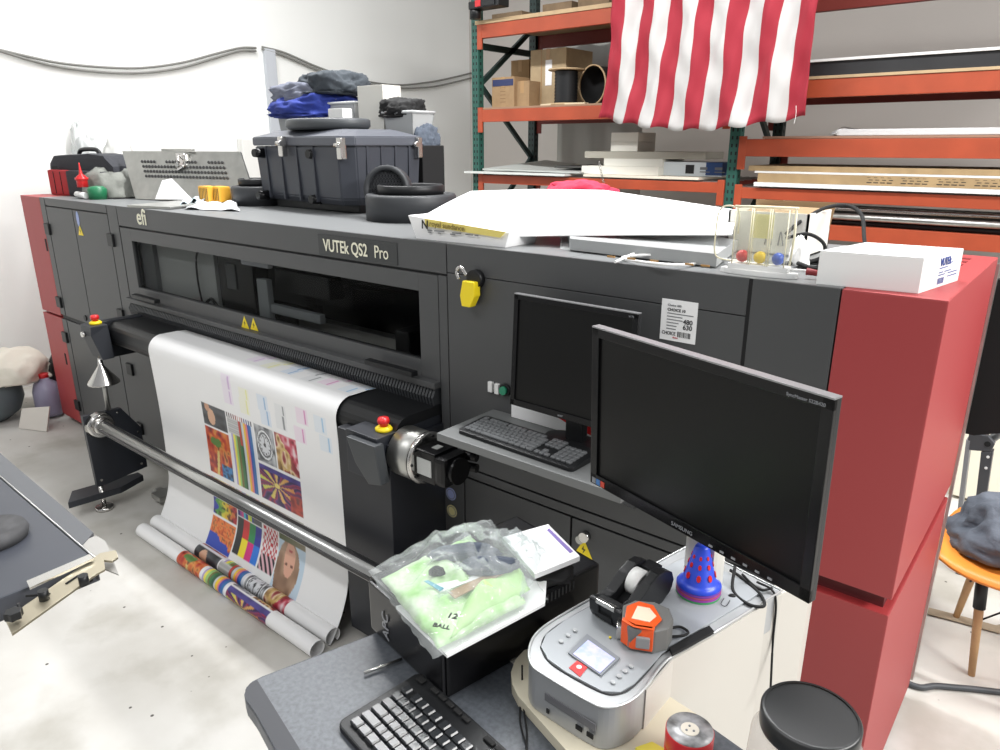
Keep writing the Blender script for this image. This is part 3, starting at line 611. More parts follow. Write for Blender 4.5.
# ---- keyboards
def keyboard(name, label, L, W, H, loc, rz, tilt=0, base_m=BLK, key_m=None, media=True, group=None):
    t = thing(name, label, 'keyboard', loc, rz)
    key_m = key_m or M('keycap', (44,46,50), .38)
    b = B(); prism(b, [(x,y,0) for x, y in rrect(0,L,0,W,.014)], (0,0,H*.6), .003)
    for v in b.verts:
        if v.co.z > H*.3: v.co.z += (v.co.y/W)*H*.5
    obj('case', b, base_m, t, world=False)
    b = B(); ks = .019 if L > .3 else .0167; top = lambda y: H*.6+(y/W)*H*.5
    y0 = .014; ky = (W-.03-(.018 if media else 0))/6
    def key(x, y, w): 
        box(b, x+.0009, x+w-.0009, y+.0009, y+ky-.0009, top(y)-.001, top(y)+.0075, .0022, seg=1)
    x0 = .016; ks = (L-.034)/22.8
    rows = [[1.25,1.25,1.25,6.25,1.25,1.25,1.25,1.25],[2.25]+[1]*10+[2.75],[1.75]+[1]*11+[2.25],[1.5]+[1]*12+[1.5],[1]*13+[2],[1]+[-.5]+[1]*4+[-.25]+[1]*4+[-.25]+[1]*4]
    for r_, ws in enumerate(rows):
        x = x0; y = y0+r_*ky
        for w in ws:
            if w > 0: key(x, y, w*ks)
            x += abs(w)*ks
    for r_, cs in ((0,(0,1,2)),(1,(1,)),(3,(0,1,2)),(4,(0,1,2)),(5,(0,1,2))):
        for c_ in cs: key(x0+(15.4+c_)*ks, y0+r_*ky, ks)
    for r_ in range(5):
        for c_ in range(4):
            key(x0+(18.8+c_)*ks, y0+r_*ky, ks)
    obj('keys', b, key_m, t, world=False)
    b = B()
    if media:
        for k in range(5): box(b, .05+k*.021, .066+k*.021, W-.014, W-.006, top(W), top(W)+.004, .001, seg=1)
        obj('media_buttons', b, SOOT, t, world=False); b = B()
        for k in range(4): box(b, .19+k*.026, .212+k*.026, W-.015, W-.006, top(W), top(W)+.004, .001, seg=1)
        box(b, .014, .030, W-.018, W-.006, top(W), top(W)+.004, .001, seg=1)
        obj('media_buttons', b, SOOT, t, world=False)
    else: b.free()
    return t
k1, k2 = at(336,722,z=1.012), at(409,672,z=1.025); 
kw = 1.0
kd = (k2-k1); ang = math.atan2(kd.y, kd.x)-math.pi/2
keyboard('computer_keyboard', 'black keyboard with glossy keys on the near desk', .45, .165, .018, (k1.x,k1.y,DZ), ang-R(2), key_m=M('shiny_keycap', (40,42,45), .25))
keyboard('computer_keyboard', 'black and grey keyboard on the printer shelf below the small monitor', .44, .135, .02, (-1.435,1.53,1.043), R(-1.5), key_m=M('grey_keycap', (92,94,96), .35), media=False)
# ---- small monitor on the printer shelf
def monitor(name, label, w, h, loc, rz, tilt, bez, brand, model, mstand):
    t = thing(name, label, 'monitor', (loc[0],loc[1],mstand), rz)
    rot = Matrix.Translation((0,0,loc[2]-mstand)) @ Matrix.Rotation(tilt, 4, 'X')
    b = B(); box(b, -w/2, w/2, 0, .012, -h/2, h/2, .002, mat=rot); box(b, -w/2+.03, w/2-.03, .012, .045, -h/2+.03, h/2-.03, .01, mat=rot)
    box(b, -.1, .1, .045, .06, -.08, .08, .005, mat=rot); obj('housing', b, BLK, t, world=False)
    b = B(); y = -.006
    box(b, -w/2, -w/2+bez, y, .002, -h/2, h/2, .0015, mat=rot); box(b, w/2-bez, w/2, y, .002, -h/2, h/2, .0015, mat=rot)
    box(b, -w/2, w/2, y, .002, h/2-bez, h/2, .0015, mat=rot); box(b, -w/2, w/2, y, .002, -h/2, -h/2+bez*1.25, .0015, mat=rot)
    obj('bezel', b, BLKG, t, world=False)
    obj('top_edge', box(B(), -w/2, w/2, y-.0005, .012, h/2-.0015, h/2+.0015, .0005, mat=rot), M('silver_edge', (150,150,152), .35, .6), t, world=False)
    obj('screen', box(B(), -w/2+bez, w/2-bez, -.001, .001, -h/2+bez*1.2, h/2-bez, mat=rot), M('dark_screen', (13,13,13), .32, spec=.25), t, world=False)
    e = rot.to_euler()
    text(brand, .011, rot @ Vector((-.028,-.0066,-h/2+.006)), M('grey_lettering', (150,152,156), .4), t, rot=(R(90)+tilt,0,0), ext=.0002, world=False)
    text(model, .0075, rot @ Vector((w/2-.012,-.0066,h/2-bez*.8)), M('grey_lettering', None), t, rot=(R(90)+tilt,0,0), ext=.0002, align='RIGHT', world=False)
    return t, rot
mn, rt = monitor('computer_monitor', 'small black monitor standing on the printer shelf behind its keyboard', .42, .345, (-1.105,1.655,1.307), R(-1), R(-3), .016, 'acer', 'V173', 1.043)
b = B(); box(b, -.03, .03, .03, .06, .01, .12, .005); obj('stand_neck', b, BLK, mn, world=False)
b = B(); prism(b, [(.105*math.cos(a*.26), .04+.058*math.sin(a*.26), 0) for a in range(24)], (0,0,.012), .003); obj('stand_base', b, BLK, mn, world=False)
b = B(); box(b, -1.39,-1.06,1.745,1.757,1.045,1.16); o = one('cardboard_packet', b, PAPER, 'white packet with red shapes standing behind the small monitor', 'packet')
obj('red_print', prism(B(), [(-1.24,1.7445,1.10),(-1.16,1.7445,1.075),(-1.08,1.7445,1.06),(-1.065,1.7445,1.085),(-1.12,1.7445,1.13),(-1.24,1.7445,1.145)], (0,-.001,0)), REDB, o)
obj('red_print', prism(B(), [(-1.345,1.7445,1.12),(-1.315,1.7445,1.115),(-1.315,1.7445,1.145),(-1.345,1.7445,1.15)], (0,-.001,0)), REDINK, o)
# ---- big monitor
mb, rb_ = monitor('computer_monitor', 'large black widescreen monitor in the foreground beside the red printer end', .508, .335, (-.481,1.103,1.398), R(-16.5), R(2), .019, 'SAMSUNG', 'SyncMaster S22B420', 1.092)
b = B(); box(b, -.035, .035, .05, .085, .0, .2, .01); obj('stand_neck', b, M('cream_plastic', (206,204,196), .45), mb, world=False)
b = B(); prism(b, [(.085*math.cos(a*.2618), .09+.06*math.sin(a*.2618), 0) for a in range(24)], (0,0,.010), .004); obj('stand_base', b, M('base_grey', (150,152,152), .45), mb, world=False)
b = B()
for k in range(6): box(b, .06+k*.024, .068+k*.024, -.0075, -.005, -.1625, -.159, mat=rb_)
obj('control_buttons', b, M('button_grey', (150,152,156), .4), mb, world=False)
for k, c_ in enumerate(((130,132,136),(70,120,180),(200,70,50))):
    obj('energy_label', box(B(), -.247+k*.013, -.236+k*.013, -.0075, -.006, -.164, -.152, mat=rb_), M('label%d' % k, c_, .5), mb, world=False)
obj('paper_tag', box(B(), -.105, -.075, .02, .0215, -.205, -.165, mat=rb_ @ Matrix.Rotation(.35,4,'Y')), PAPER, mb, world=False, label='white hanging barcode tag')
# ---- silver device with its display
dvz = 1.10
dv = thing('silver_print_server', 'silver and grey desktop machine with blue lit display on its sloping top', 'machine', (-.5,1.0,DZ))
SIL = M('silver_plastic', (170,172,174), .32, .35); SILT = M('silver_top', (152,156,160), .4, .1); CRM = M('warm_light_grey', (196,192,184), .45)
def px_poly(pts, z): return [at(x,y,z=z) for x, y in pts]
outl = [(529,655),(531,640),(545,625),(575,605),(690,545),(740,566),(782,591),(714,633),(690,645),(668,661),(640,694),(625,704),(600,706),(575,696),(555,680)]
outl = [(528,650),(535,633),(560,616),(600,594),(690,545),(782,591),(714,633),(690,645),(672,656),(660,667),(646,688),(630,703),(606,710),(586,701),(545,676),(530,666)]
def chaikin(pts, keep):
    out = []; n = len(pts)
    for i in range(n):
        a_, c_ = pts[i], pts[(i+1)%n]
        out += [(a_, True)] if i in keep else [(pts[i-1].lerp(a_, .75), False), (a_.lerp(c_, .25), False)]
    return [o_[0] for o_ in out], {k for k, o_ in enumerate(out) if o_[1]}
po = px_poly(outl, dvz)
b = B()
sm, kp = chaikin(po, {3,4,5,6}); sm, kp = chaikin(sm, kp); front = sm
prism(b, [tuple(p) for p in front], (0,0,-.078), .003); obj('upper_body', b, SIL, dv)
b = B(); tube(b, [p+Vector((0,0,.001)) for p in sm], .0022, smooth=False, closed=True); obj('top_rim', b, M('bright_rim', (206,208,208), .25, .5), dv)
# deep rear housing reaching below desk level
rear = [at(640,612,z=dvz)+Vector((0,0,-.1)), po[4]-Vector((0,0,.1)), po[5]-Vector((0,0,.1)), po[6]-Vector((0,0,.1)), po[7]+Vector((0,0,-.1))]
r_fr = at(750,760,z=.99)
rear = [Vector((po[4].x,po[4].y,dvz-.004)), Vector((po[5].x+.003,po[5].y,dvz-.004)), at(766,601,z=dvz-.004), at(714,634,z=dvz-.004), Vector((-.60,1.03,dvz-.004))]
b = B(); prism(b, [tuple(p) for p in rear], (0,0,-.55), .002); obj('rear_housing', b, CRM, dv)
# right rear block beside the rear housing, seen below the monitor
rr = [at(766,602,z=dvz-.006), at(812,578,z=dvz-.006)]
blk = [rr[0], rr[1], rr[1]+Vector((-.02,.12,0)), rr[0]+Vector((-.02,.16,0))]
b = B(); prism(b, [tuple(p) for p in blk], (0,0,-.54), .004); obj('rear_housing', b, CRM, dv)
# side panel over the right flank
sidep = [at(645,689,z=dvz-.004), at(672,658,z=dvz-.004), at(714,634,z=dvz-.004), at(766,602,z=dvz-.004)]
b = B(); off = Vector((.0035,-.0015,0))
for i in range(3):
    a_, c_ = sidep[i], sidep[i+1]; dn = Vector((0,0,-.076 if i < 1 else -.5))
    prism(b, [a_, c_, c_+dn, a_+dn], off)
obj('side_panel', b, CRM, dv)
# raised rim and control deck on top
ins = px_poly([(541,648),(546,636),(566,621),(606,599),(690,556),(764,592),(706,627),(684,640),(662,655),(650,669),(634,686),(620,694),(602,693),(566,674),(548,661)], dvz)
b = B(); prism(b, [tuple(p) for p in ins], (0,0,.004), .0015); obj('control_deck', b, SILT, dv)
b = B(); tube(b, [p+Vector((0,0,.001)) for p in px_poly([(541,648),(546,636),(566,621),(606,599),(690,556)], dvz)], .0016); tube(b, [p+Vector((0,0,.001)) for p in px_poly([(690,640),(662,655),(650,669),(634,686),(620,694),(602,693),(566,674),(548,661),(541,648)], dvz)], .0016); obj('deck_groove', b, DG2, dv)
z = dvz+.0045
fr = px_poly([(568,654),(587,635),(620,659),(601,677)], z); b = B(); prism(b, [tuple(p) for p in fr], (0,0,.003), .001); dsp = obj('display_bezel', b, M('bezel_grey', (120,124,130), .4), dv)
lc = px_poly([(573,654),(588,640),(615,659),(600,673)], z+.0035); b = B(); prism(b, [tuple(p) for p in lc], (0,0,.0006)); obj('lit_display', b, M('lcd_light', (150,165,225), .3, emit=.35, rgb2=(200,190,225), scale=60), dsp, label='lit pale blue display')
bn = px_poly([(561,642),(568,636),(575,631),(613,683),(619,677),(625,672),(631,667)], z)
for p in bn: obj('round_button', cyl(B(), p, p+Vector((0,0,.003)), .0042, .0038, n=16), SIL, dv)
lg = px_poly([(569,668),(577,661),(588,667),(580,677)], z); b = B(); prism(b, [tuple(p) for p in lg], (0,0,.0008)); l_ = obj('logo_plate', b, REDB, dv, label='red square logo')
c = at(579,667,z=z+.001); obj('logo_swirl', lathe(B(), [(.001,0),(.0045,0),(.0045,.0006),(.001,.0006)], (c.x,c.y,z+.0009), 20), WHITE, l_)
c = at(610,638,z=z); obj('status_lamp', cyl(B(), c, c+Vector((0,0,.002)), .002, n=10), YEL, dv)
b = B(); prism(b, [tuple(p) for p in px_poly([(669,650),(672,657),(714,634),(709,628)], dvz+.002)], (0,0,.006), .001); obj('rubber_grip', b, SOOT, dv, label='black rubber strip')
# front face details
f0, f1 = at(546,676.5,z=dvz), at(586,701,z=dvz); fd = (f1-f0).normalized(); fn = Vector((fd.y,-fd.x,0))
def fbox(name, u0, u1, z0, z1, m, t=.0015):
    b = B(); base = f0+fn*.0008; prism(b, [base+fd*u0+Vector((0,0,z0-base.z)), base+fd*u1+Vector((0,0,z0-base.z)), base+fd*u1+Vector((0,0,z1-base.z)), base+fd*u0+Vector((0,0,z1-base.z))], fn*t); return obj(name, b, m, dv)
fbox('port_strip', .0, .098, 1.056, 1.070, M('port_strip_grey', (120,120,124), .4, .3)); fbox('usb_port', .062, .074, 1.040, 1.048, SOOT, .002); fbox('usb_port', .083, .095, 1.040, 1.048, SOOT, .002)
fbox('audio_port', .004, .009, 1.034, 1.042, DG2, .002)
# tray the machine stands on
tr = px_poly([(524,650),(515,660),(511,672),(512,684),(518,696),(566,750),(592,778),(650,772),(700,716),(660,690),(560,640)], DZ+.021)
b = B(); prism(b, [tuple(p) for p in tr], (0,0,-.0205), .001); obj('base_tray', b, M('cream_tray', (214,206,184), .5), dv)
# ---- black backup power unit
us = thing('backup_power_unit', 'black glossy backup power box on the desk under the plastic bag', 'power unit', (-.952,.764,DZ), R(-11))
b = B(); box(b, 0, .25, 0, .37, .003, .118, .006); obj('case', b, BLKG, us, world=False)
b = B(); box(b, .004, .246, -.006, .004, .006, .112, .004); obj('front_cover', b, M('front_black', (20,20,23), .3), us, world=False)
text('APC', .03, (.075,-.008,.018), M('grey_lettering', None), us, rot=(R(90),R(-90),0), world=False, bold=.0005)
b = B()
for k in range(22): box(b, .225, .24, .04+k*.012, .045+k*.012, .118, .119)
for k in range(30): box(b, .2495, .2505, .02+k*.0095, .024+k*.0095, .09, .108)
obj('vent_slots', b, DG2, us, world=False)
# ---- things on the power unit
uz = DZ+.118
def slab(pxs, z, t, bev=0): b = B(); prism(b, [tuple(at(x,y,z=z)) for x, y in pxs], (0,0,-t), bev); return b
one('printed_leaflet', slab([(396,606),(548,560),(545,603),(447,655)], uz+.012, .006), PAPER, 'white leaflet with a red mark under the plastic bag', 'leaflet')
bgz = uz+.022
bag = thing('plastic_bag', 'clear plastic bag holding a light green packet and dark gloves on the power box', 'bag', tuple(at(460,600,z=uz+.013)))
def puff(pxs, z, h, mat, name, par, seed=0, cell=26, rough=.004, noise_f=20, parent_world=True):
    """soft quilted sheet bulging above its outline"""
    c4 = [at(x,y,z=z) for x, y in pxs]; b = B(); g = []
    for j in range(cell+1):
        row = []
        for i in range(cell+1):
            u, v_ = i/cell, j/cell
            p = c4[0]*(1-u)*(1-v_)+c4[1]*u*(1-v_)+c4[2]*u*v_+c4[3]*(1-u)*v_
            e = (min(u,1-u)*min(v_,1-v_)*16)**.45 if 0 < u < 1 and 0 < v_ < 1 else 0
            nn = noise.noise(Vector((p.x*noise_f+seed, p.y*noise_f, seed))); rg = 1-2*abs(noise.noise(Vector((p.x*noise_f*1.6, p.y*noise_f*1.6+seed, 5))))
            row.append(b.verts.new((p.x+nn*rough, p.y+rg*rough, z+e*h*(.75+.5*nn)+e*rg*rough)))
        g.append(row)
    for j in range(cell):
        for i in range(cell): f = b.faces.new((g[j][i],g[j][i+1],g[j+1][i+1],g[j+1][i])); f.smooth = True
    bot = [v for v in b.verts]
    o = obj(name, b, mat, par); sd = o.modifiers.new('s','SOLIDIFY'); sd.thickness = .0008; sd.offset = -1; return o
GLV = M('pale_green_fabric', (158,208,126), .7, rgb2=(214,230,200), scale=25, bump=.2, bscale=60)
pk = puff([(380,580),(470,536),(526,604),(438,650)], bgz, .022, GLV, 'green_packet', bag, 1, noise_f=30)
puff([(470,596),(513,565),(530,590),(448,640)], bgz+.004, .026, M('green_soft', (176,218,140), .6, bump=.1, bscale=30), 'green_packet', bag, 9, noise_f=18)
b = B(); lump(b, tuple(at(466,555,z=bgz+.036)), .060, .020, .020, 4, .14, rz=.75); lump(b, tuple(at(489,568,z=bgz+.036)), .052, .020, .020, 6, .14, rz=.8); obj('dark_gloves', b, M('dark_blue_cloth', (66,74,88), .7, bump=.3, bscale=90), bag, label='dark grey-blue gloves')
obj('glove_tip', lump(B(), tuple(at(437,573,z=bgz+.034)), .014, .01, .012, 2, .1, rz=.6), SOOT, bag)
b = slab([(432,585),(470,577),(497,566),(506,568),(440,592)], bgz+.032, .002); obj('white_card', b, PAPER, bag)
obj('kraft_label', slab([(448,592),(508,564),(512,569),(455,598)], bgz+.033, .002), CARD, bag); obj('teal_print', slab([(424,581),(428,580),(444,588),(440,591)], bgz+.034, .001), M('teal_ink', (40,140,160), .5), bag)
text('12', .018, at(446,617,z=bgz+.048), DG2, bag, rot=(0,0,R(22)), bold=.0008); text('BALL', .013, at(432,626,z=bgz+.044), DG2, bag, rot=(0,0,R(22)), bold=.0006)
puff([(367,572),(490,520),(548,600),(432,660)], bgz+.004, .054, film('clear_film', (252,253,253), .14, .07, (226,230,230)), 'film', bag, 3, 40, .004, 34)
puff([(485,530),(530,545),(548,560),(520,600)], bgz+.006, .03, film('clear_film', None, 0) if 0 else _m['clear_film'], 'film', bag, 6, 22, .006, 50)
one('notepad', slab([(502,537),(548,524),(580,556),(535,574)], uz+.040, .011, .001), PAPER, 'white paper pad with a purple stripe on the far end of the power box', 'notepad')
nb = bpy.data.objects['notepad']; obj('purple_stripe', slab([(547,530),(549,528),(573,551),(570,553)], uz+.0408, .0008), M('violet_ink', (120,100,170), .5), nb)
lump(b := B(), tuple(at(545,572,z=uz+.004)), .05, .04, .018, 7, .16, rz=.3); one('dark_pouch', b, SOOT, 'black pouch tucked below the white pad on the power box', 'pouch')
p = at(541,597,z=uz+.002); o = bpy.data.objects.new('x', None); bpy.data.objects.remove(o)
one('warning_tag', slab([(537,592),(541,588),(545,600),(538,600)], uz+.006, .003), YEL, 'small yellow warning tag beside the plastic bag', 'tag')
p0, p1 = at(364,673,z=DZ+.006), at(402,659,z=DZ+.006); b = B(); cyl(b, p0, p1, .0028, n=12); one('metal_rod', b, STEEL, 'thin metal rod on the desk in front of the power box', 'rod')
# ---- tape dispenser
dz = dvz+.004
q = at(622,612,z=dz); q2 = at(668,574,z=dz); dd = (q2-q); L = dd.length; dd.normalize()
td = thing('tape_dispenser', 'black desk tape dispenser with a white roll on the silver machine', 'tape dispenser', tuple(at(607,622,z=dz)), math.atan2(dd.y, dd.x)-R(4)); td.scale = (1.12,1.25,1.12)
pf = [(0,0),(.012,.0),(.105,0),(.128,.012),(.135,.03),(.128,.047),(.108,.058),(.09,.059),(.065,.05),(.035,.031),(.012,.03),(-.002,.036),(-.008,.034),(-.006,.012)]
b = B(); prism(b, [(x,-.028,zz) for x, zz in pf], (0,.017,0), .0025); obj('side_wall', b, BLK, td, world=False)
b = B(); prism(b, [(x,.011,zz) for x, zz in pf], (0,.017,0), .0025); obj('side_wall', b, BLK, td, world=False)
b = B(); prism(b, [(x,-.012,zz*.45) for x, zz in pf], (0,.024,0)); box(b, .10,.126,-.012,.012,.02,.053,.003); box(b, -.004,.016,-.020,.020,.002,.034,.003); box(b, .02,.10,-.012,.012,.002,.016,.002); obj('middle', b, BLK, td, world=False)
b = B(); lathe(b, [(.010,-.009),(.0225,-.009),(.0225,.009),(.010,.009),(.010,-.009)], (.078,0,.036), 28, Matrix.Rotation(R(90),4,'X')); obj('tape_roll', b, WHITE, td, world=False, label='white tape roll')
b = B(); box(b, -.008,.0,-.016,.016,.03,.038,.001); obj('cutter', b, STEEL, td, world=False)
# ---- tape measure
q = at(645,637,z=dz)
tm_ = thing('tape_measure', 'orange and grey tape measure next to the tape dispenser', 'tape measure', tuple(q), R(28)); tm_.scale = (1.12,1.12,1.12)
oc = [(-.036,-.018),(-.024,-.036),(.012,-.038),(.032,-.026),(.040,-.002),(.034,.024),(.012,.036),(-.018,.034),(-.036,.018)]
ORG = M('orange_plastic', (240,92,34), .38); GRY = M('rubber_grey', (112,112,110), .6)
b = B(); prism(b, [(x,y,0) for x, y in oc], (0,0,.040), .005, seg=3); obj('body', b, GRY, tm_, world=False)
b = B(); prism(b, [(-.032,-.022,.041),(-.018,-.0365,.041),(.008,-.038,.041),(.022,-.012,.041),(.010,.020,.041),(-.012,.026,.041),(-.03,.01,.041)], (0,0,.003), .001)
prism(b, [(-.036,-.026,.006),(-.020,-.0395,.006),(.010,-.0405,.006),(.010,-.0405,.044),(-.020,-.0395,.044),(-.036,-.026,.044)], (.002,.008,0), .001); obj('orange_shell', b, ORG, tm_, world=False, label='orange shell')
b = B(); prism(b, [(-.022,-.020,.0442),(.004,-.024,.0442),(.014,-.008,.0442),(.004,.010,.0442),(-.014,.012,.0442)], (0,0,.0008)); obj('paper_sticker', b, M('cream_sticker', (236,220,196), .5), tm_, world=False)
b = B(); box(b, -.014,.006,-.0445,-.039,.012,.030,.002); obj('lock_slider', b, M('slider_grey', (140,140,140), .5), tm_, world=False)
b = B(); box(b, -.043,-.034,-.016,.008,.002,.024,.002); obj('end_hook', b, STEEL, tm_, world=False)
tube(b := B(), [(.036,.0,.006),(.056,.004,.008),(.064,.02,.004),(.052,.03,.004),(.036,.02,.006)], .002); obj('wrist_loop', b, SOOT, tm_, world=False)
# ---- stack of perforated plastic cones
cc = at(698,592,z=dz)
def cone(zo, mat, label, first=None):
    t = thing('plastic_cone', label, 'cone', (cc.x,cc.y,dz+zo), 0, 'nested plastic cones')
    k = 1.0
    b = B(); lathe(b, [(.040*k,0),(.041*k,.002),(.034*k,.008),(.030*k,.012),(.013*k,.078),(.010*k,.082),(0,.083)], (0,0,0), 36); obj('cone_wall', b, mat, t, world=False)
    return t
cols = [((60,150,90),'lowest green plastic cone of the stack, only its rim showing'),((150,60,160),'purple plastic cone just above the green one'),((170,70,110),'dark pink plastic cone in the middle of the stack'),((120,60,160),'violet plastic cone directly below the blue one'),((40,70,200),'blue plastic cone with red spots, topmost of the stack')]
zs = (0,.004,.0085,.013,.018)
tops = [cone(z_, M('cone%d' % i, c_[0], .35), c_[1]) for i, (z_, c_) in enumerate(zip(zs, cols))]
b = B()
for row, (zz, rr_, s) in enumerate(((.026,.0255,.0065),(.046,.0200,.005),(.062,.0155,.004))):
    for k in range(8):
        a = k*math.pi/4+.35; n_ = Vector((math.cos(a),math.sin(a),.25)).normalized()
        p = Vector((math.cos(a)*rr_*1.04, math.sin(a)*rr_*1.04, zz)); t_ = Vector((-math.sin(a),math.cos(a),0)); up_ = n_.cross(t_)
        prism(b, [p+t_*s*.62*math.cos(w*.628)+up_*s*math.sin(w*.628) for w in range(10)], n_*.002)
obj('red_spots', b, REDB, tops[-1], world=False, label='red oval holes')
# ---- coiled cables behind the cones
b = B(); tube(b, [at(735,566,z=1.13), at(733,590,z=1.105), at(748,604,z=1.104), at(764,606,z=1.104), at(760,594,z=1.104), at(742,578,z=1.106), at(730,570,z=1.11)], .003)
tube(b, [at(742,574,z=1.12), at(752,584,z=1.105), at(762,590,z=1.106), at(772,588,z=1.106)], .0025)
one('monitor_cable', b, SOOT, 'looped black cable lying on the silver machine below the monitor', 'cable')
b = B(); h0 = at(772,590,z=1.107); tube(b, [at(757,582,z=1.106), h0, at(776,605,z=1.08), at(773,640,z=1.0), at(771,680,z=.93), at(770,700,z=.90)], .0022); one('hanging_cable', b, SOOT, 'thin black cable hanging down the side of the silver machine', 'cable')
b = B(); tube(b, [at(527,665,z=1.05)+Vector((-.006,-.006,0)), at(522,690,z=1.006), at(520,720,z=1.005), at(527,748,z=1.005), at(530,765,z=1.005)], .0016); tube(b, [at(530,690,z=1.006)+Vector((-.004,-.006,0)), at(524,710,z=1.006), at(527,735,z=1.006), at(524,765,z=1.006)], .0016); one('thin_cable', b, SOOT, 'pair of thin black cables running over the desk in front of the silver machine', 'cable')
b = B(); lump(b, tuple(at(732,596,z=dz)), .006, .004, .004, 2, .1, rz=.5); tube(b, [at(724,598,z=dz+.002), at(721,604,z=dz+.002), at(726,606,z=dz+.002), at(730,600,z=dz+.002)], .0006); one('binder_clip', b, SOOT, 'tiny black clip with wire lying beside the cones', 'clip')
# ---- red tape rolls
rt_ = at(690,729,z=DZ+.081); 
def tape(zo, h, label, top=False):
    t = thing('tape_roll', label, 'tape roll', (rt_.x,rt_.y,DZ+.0215+zo))
    b = B(); lathe(b, [(.012,0),(.0345,0),(.035,.001),(.035,h-.001),(.0345,h),(.012,h),(.012,0)], (0,0,0), 40); obj('tape', b, M('red_vinyl', (206,44,50), .3), t, world=False)
    if top:
        b = B(); lathe(b, [(.012,h),(.034,h),(.034,h+.0008),(.012,h+.0008)], (0,0,0), 40); obj('foil_side', b, M('dull_foil', (92,92,92), .4, .4, rgb2=(190,190,192), scale=40), t, world=False, label='silvery wrinkled face')
        b = B(); lathe(b, [(0,h-.002),(.0125,h-.002),(.0135,h+.001),(.0125,h+.0015),(0,h+.0005)], (0,0,0), 24); obj('core', b, M('cream_core', (224,216,202), .5), t, world=False)
        b = B(); 
        for a in (0, 2.1, 4.2): cyl(b, (.006*math.cos(a),.006*math.sin(a),h), (.006*math.cos(a),.006*math.sin(a),h+.0018), .0018, n=10)
        obj('core_holes', b, GREYINK, t, world=False)
    return t
tape(0, .029, 'lower red vinyl tape roll on the cream tray'); tape(.0295, .029, 'upper red vinyl tape roll with silvery face and cream core', True)
one('yellow_sticker_roll', slab([(635,747),(652,741),(668,750),(655,762)], DZ+.034, .0125, .002), M('pale_yellow', (228,214,80), .5), 'small pale yellow packet at the foot of the red tape rolls', 'packet')
# ---- jar
jc = at(811,714,z=1.2)
jt = thing('storage_jar', 'big clear plastic jar with a wide black lid at the bottom right of the desk', 'jar', (jc.x,jc.y,DZ))
b = B(); lathe(b, [(0,.002),(.062,.002),(.070,.012),(.072,.10),(.070,.155),(.062,.168),(.055,.172),(.055,.19)], (0,0,0), 48); obj('jar_body', b, film('clear_jar', (238,236,234), .22, .08), jt, world=False)
b = B(); lathe(b, [(.0575,.172),(.0605,.174),(.0615,.178),(.0615,.198),(.0590,.2015),(.0560,.2015)], (0,0,0), 60); ld_ = obj('lid', b, M('satin_black_lid', (30,31,32), .35), jt, world=False, label='black screw lid'); obj('lid_top', cyl(B(), (0,0,.190), (0,0,.1995), .0565, n=60), M('satin_black_lid', None), ld_, world=False)
b = B(); lathe(b, [(0,.004),(.058,.004),(.062,.03),(.05,.05),(.02,.055),(0,.056)], (0,0,0), 24); obj('jar_contents', b, M('beige_bits', (196,172,160), .7), jt, world=False)
# ================================================================== THINGS ON TOP OF THE PRINTER
T = TOP
# tool bag
tg = thing('tool_bag', 'black and red open tool bag at the left end of the printer top', 'tool bag', (-5.13,2.0,T), R(8))
b = B(); prism(b, [(-.34,0,0),(.33,0,0),(.37,0,.10),(.35,0,.19),(.26,0,.255),(.10,0,.265),(-.30,0,.25),(-.37,0,.20),(-.38,0,.08)], (0,.20,0), .03); obj('bag_body', b, M('black_nylon', (32,34,42), .7, bump=.2, bscale=150), tg, world=False)
b = B(); box(b, -.34,-.11,-.035,.01,.0,.16,.014); obj('red_pocket', b, M('red_nylon', (168,34,40), .7, bump=.2, bscale=150), tg, world=False, label='red front pocket')
b = B(); box(b, -.10,.30,-.05,.01,.0,.16,.02); obj('side_pocket', b, M('black_nylon', None), tg, world=False)
b = B()
for x in (-.27,-.19): box(b, x,x+.006,-.037,-.034,.01,.15)
box(b, -.27,-.20,-.037,-.03,.165,.185,.002); obj('pocket_seam', b, SOOT, tg, world=False)
b = B(); tube(b, [(-.17,.10,.24),(-.15,.10,.275),(-.10,.10,.288),(.02,.10,.288),(.06,.10,.275),(.08,.10,.24)], .014); obj('carry_handle', b, BLK, tg, world=False)
t = thing('squeeze_bottle', 'red bottle with a thin nozzle standing in the tool bag pocket', 'bottle', tuple(at(83,187,y=1.90)))
sb_ = bpy.data.objects['squeeze_bottle']; sb_.scale = (.62,.62,.62)
b = B(); lathe(b, [(0,0),(.05,0),(.05,.07),(.045,.10),(.02,.12),(.016,.13),(.007,.20),(.005,.23),(0,.23)], (0,0,0), 20); obj('bottle_body', b, REDB, t, world=False); obj('collar', lathe(B(), [(.0,.066),(.06,.066),(.06,.09),(.0,.095)], (0,0,0), 20), REDB, t, world=False)
# crumpled clear wrap behind the bag
p = at(86,168,y=2.6); b = B(); lump(b, (p.x+.28,2.55,T), .26, .10, .30, 12, .28, flat=.05); lump(b, (p.x+.10,2.55,T+.18), .09, .05, .26, 5, .3, flat=.5)
one('plastic_wrap', b, film('milky_film', (240,242,242), .45, .25), 'crumpled clear plastic wrap behind the black and red tool bag', 'plastic wrap')
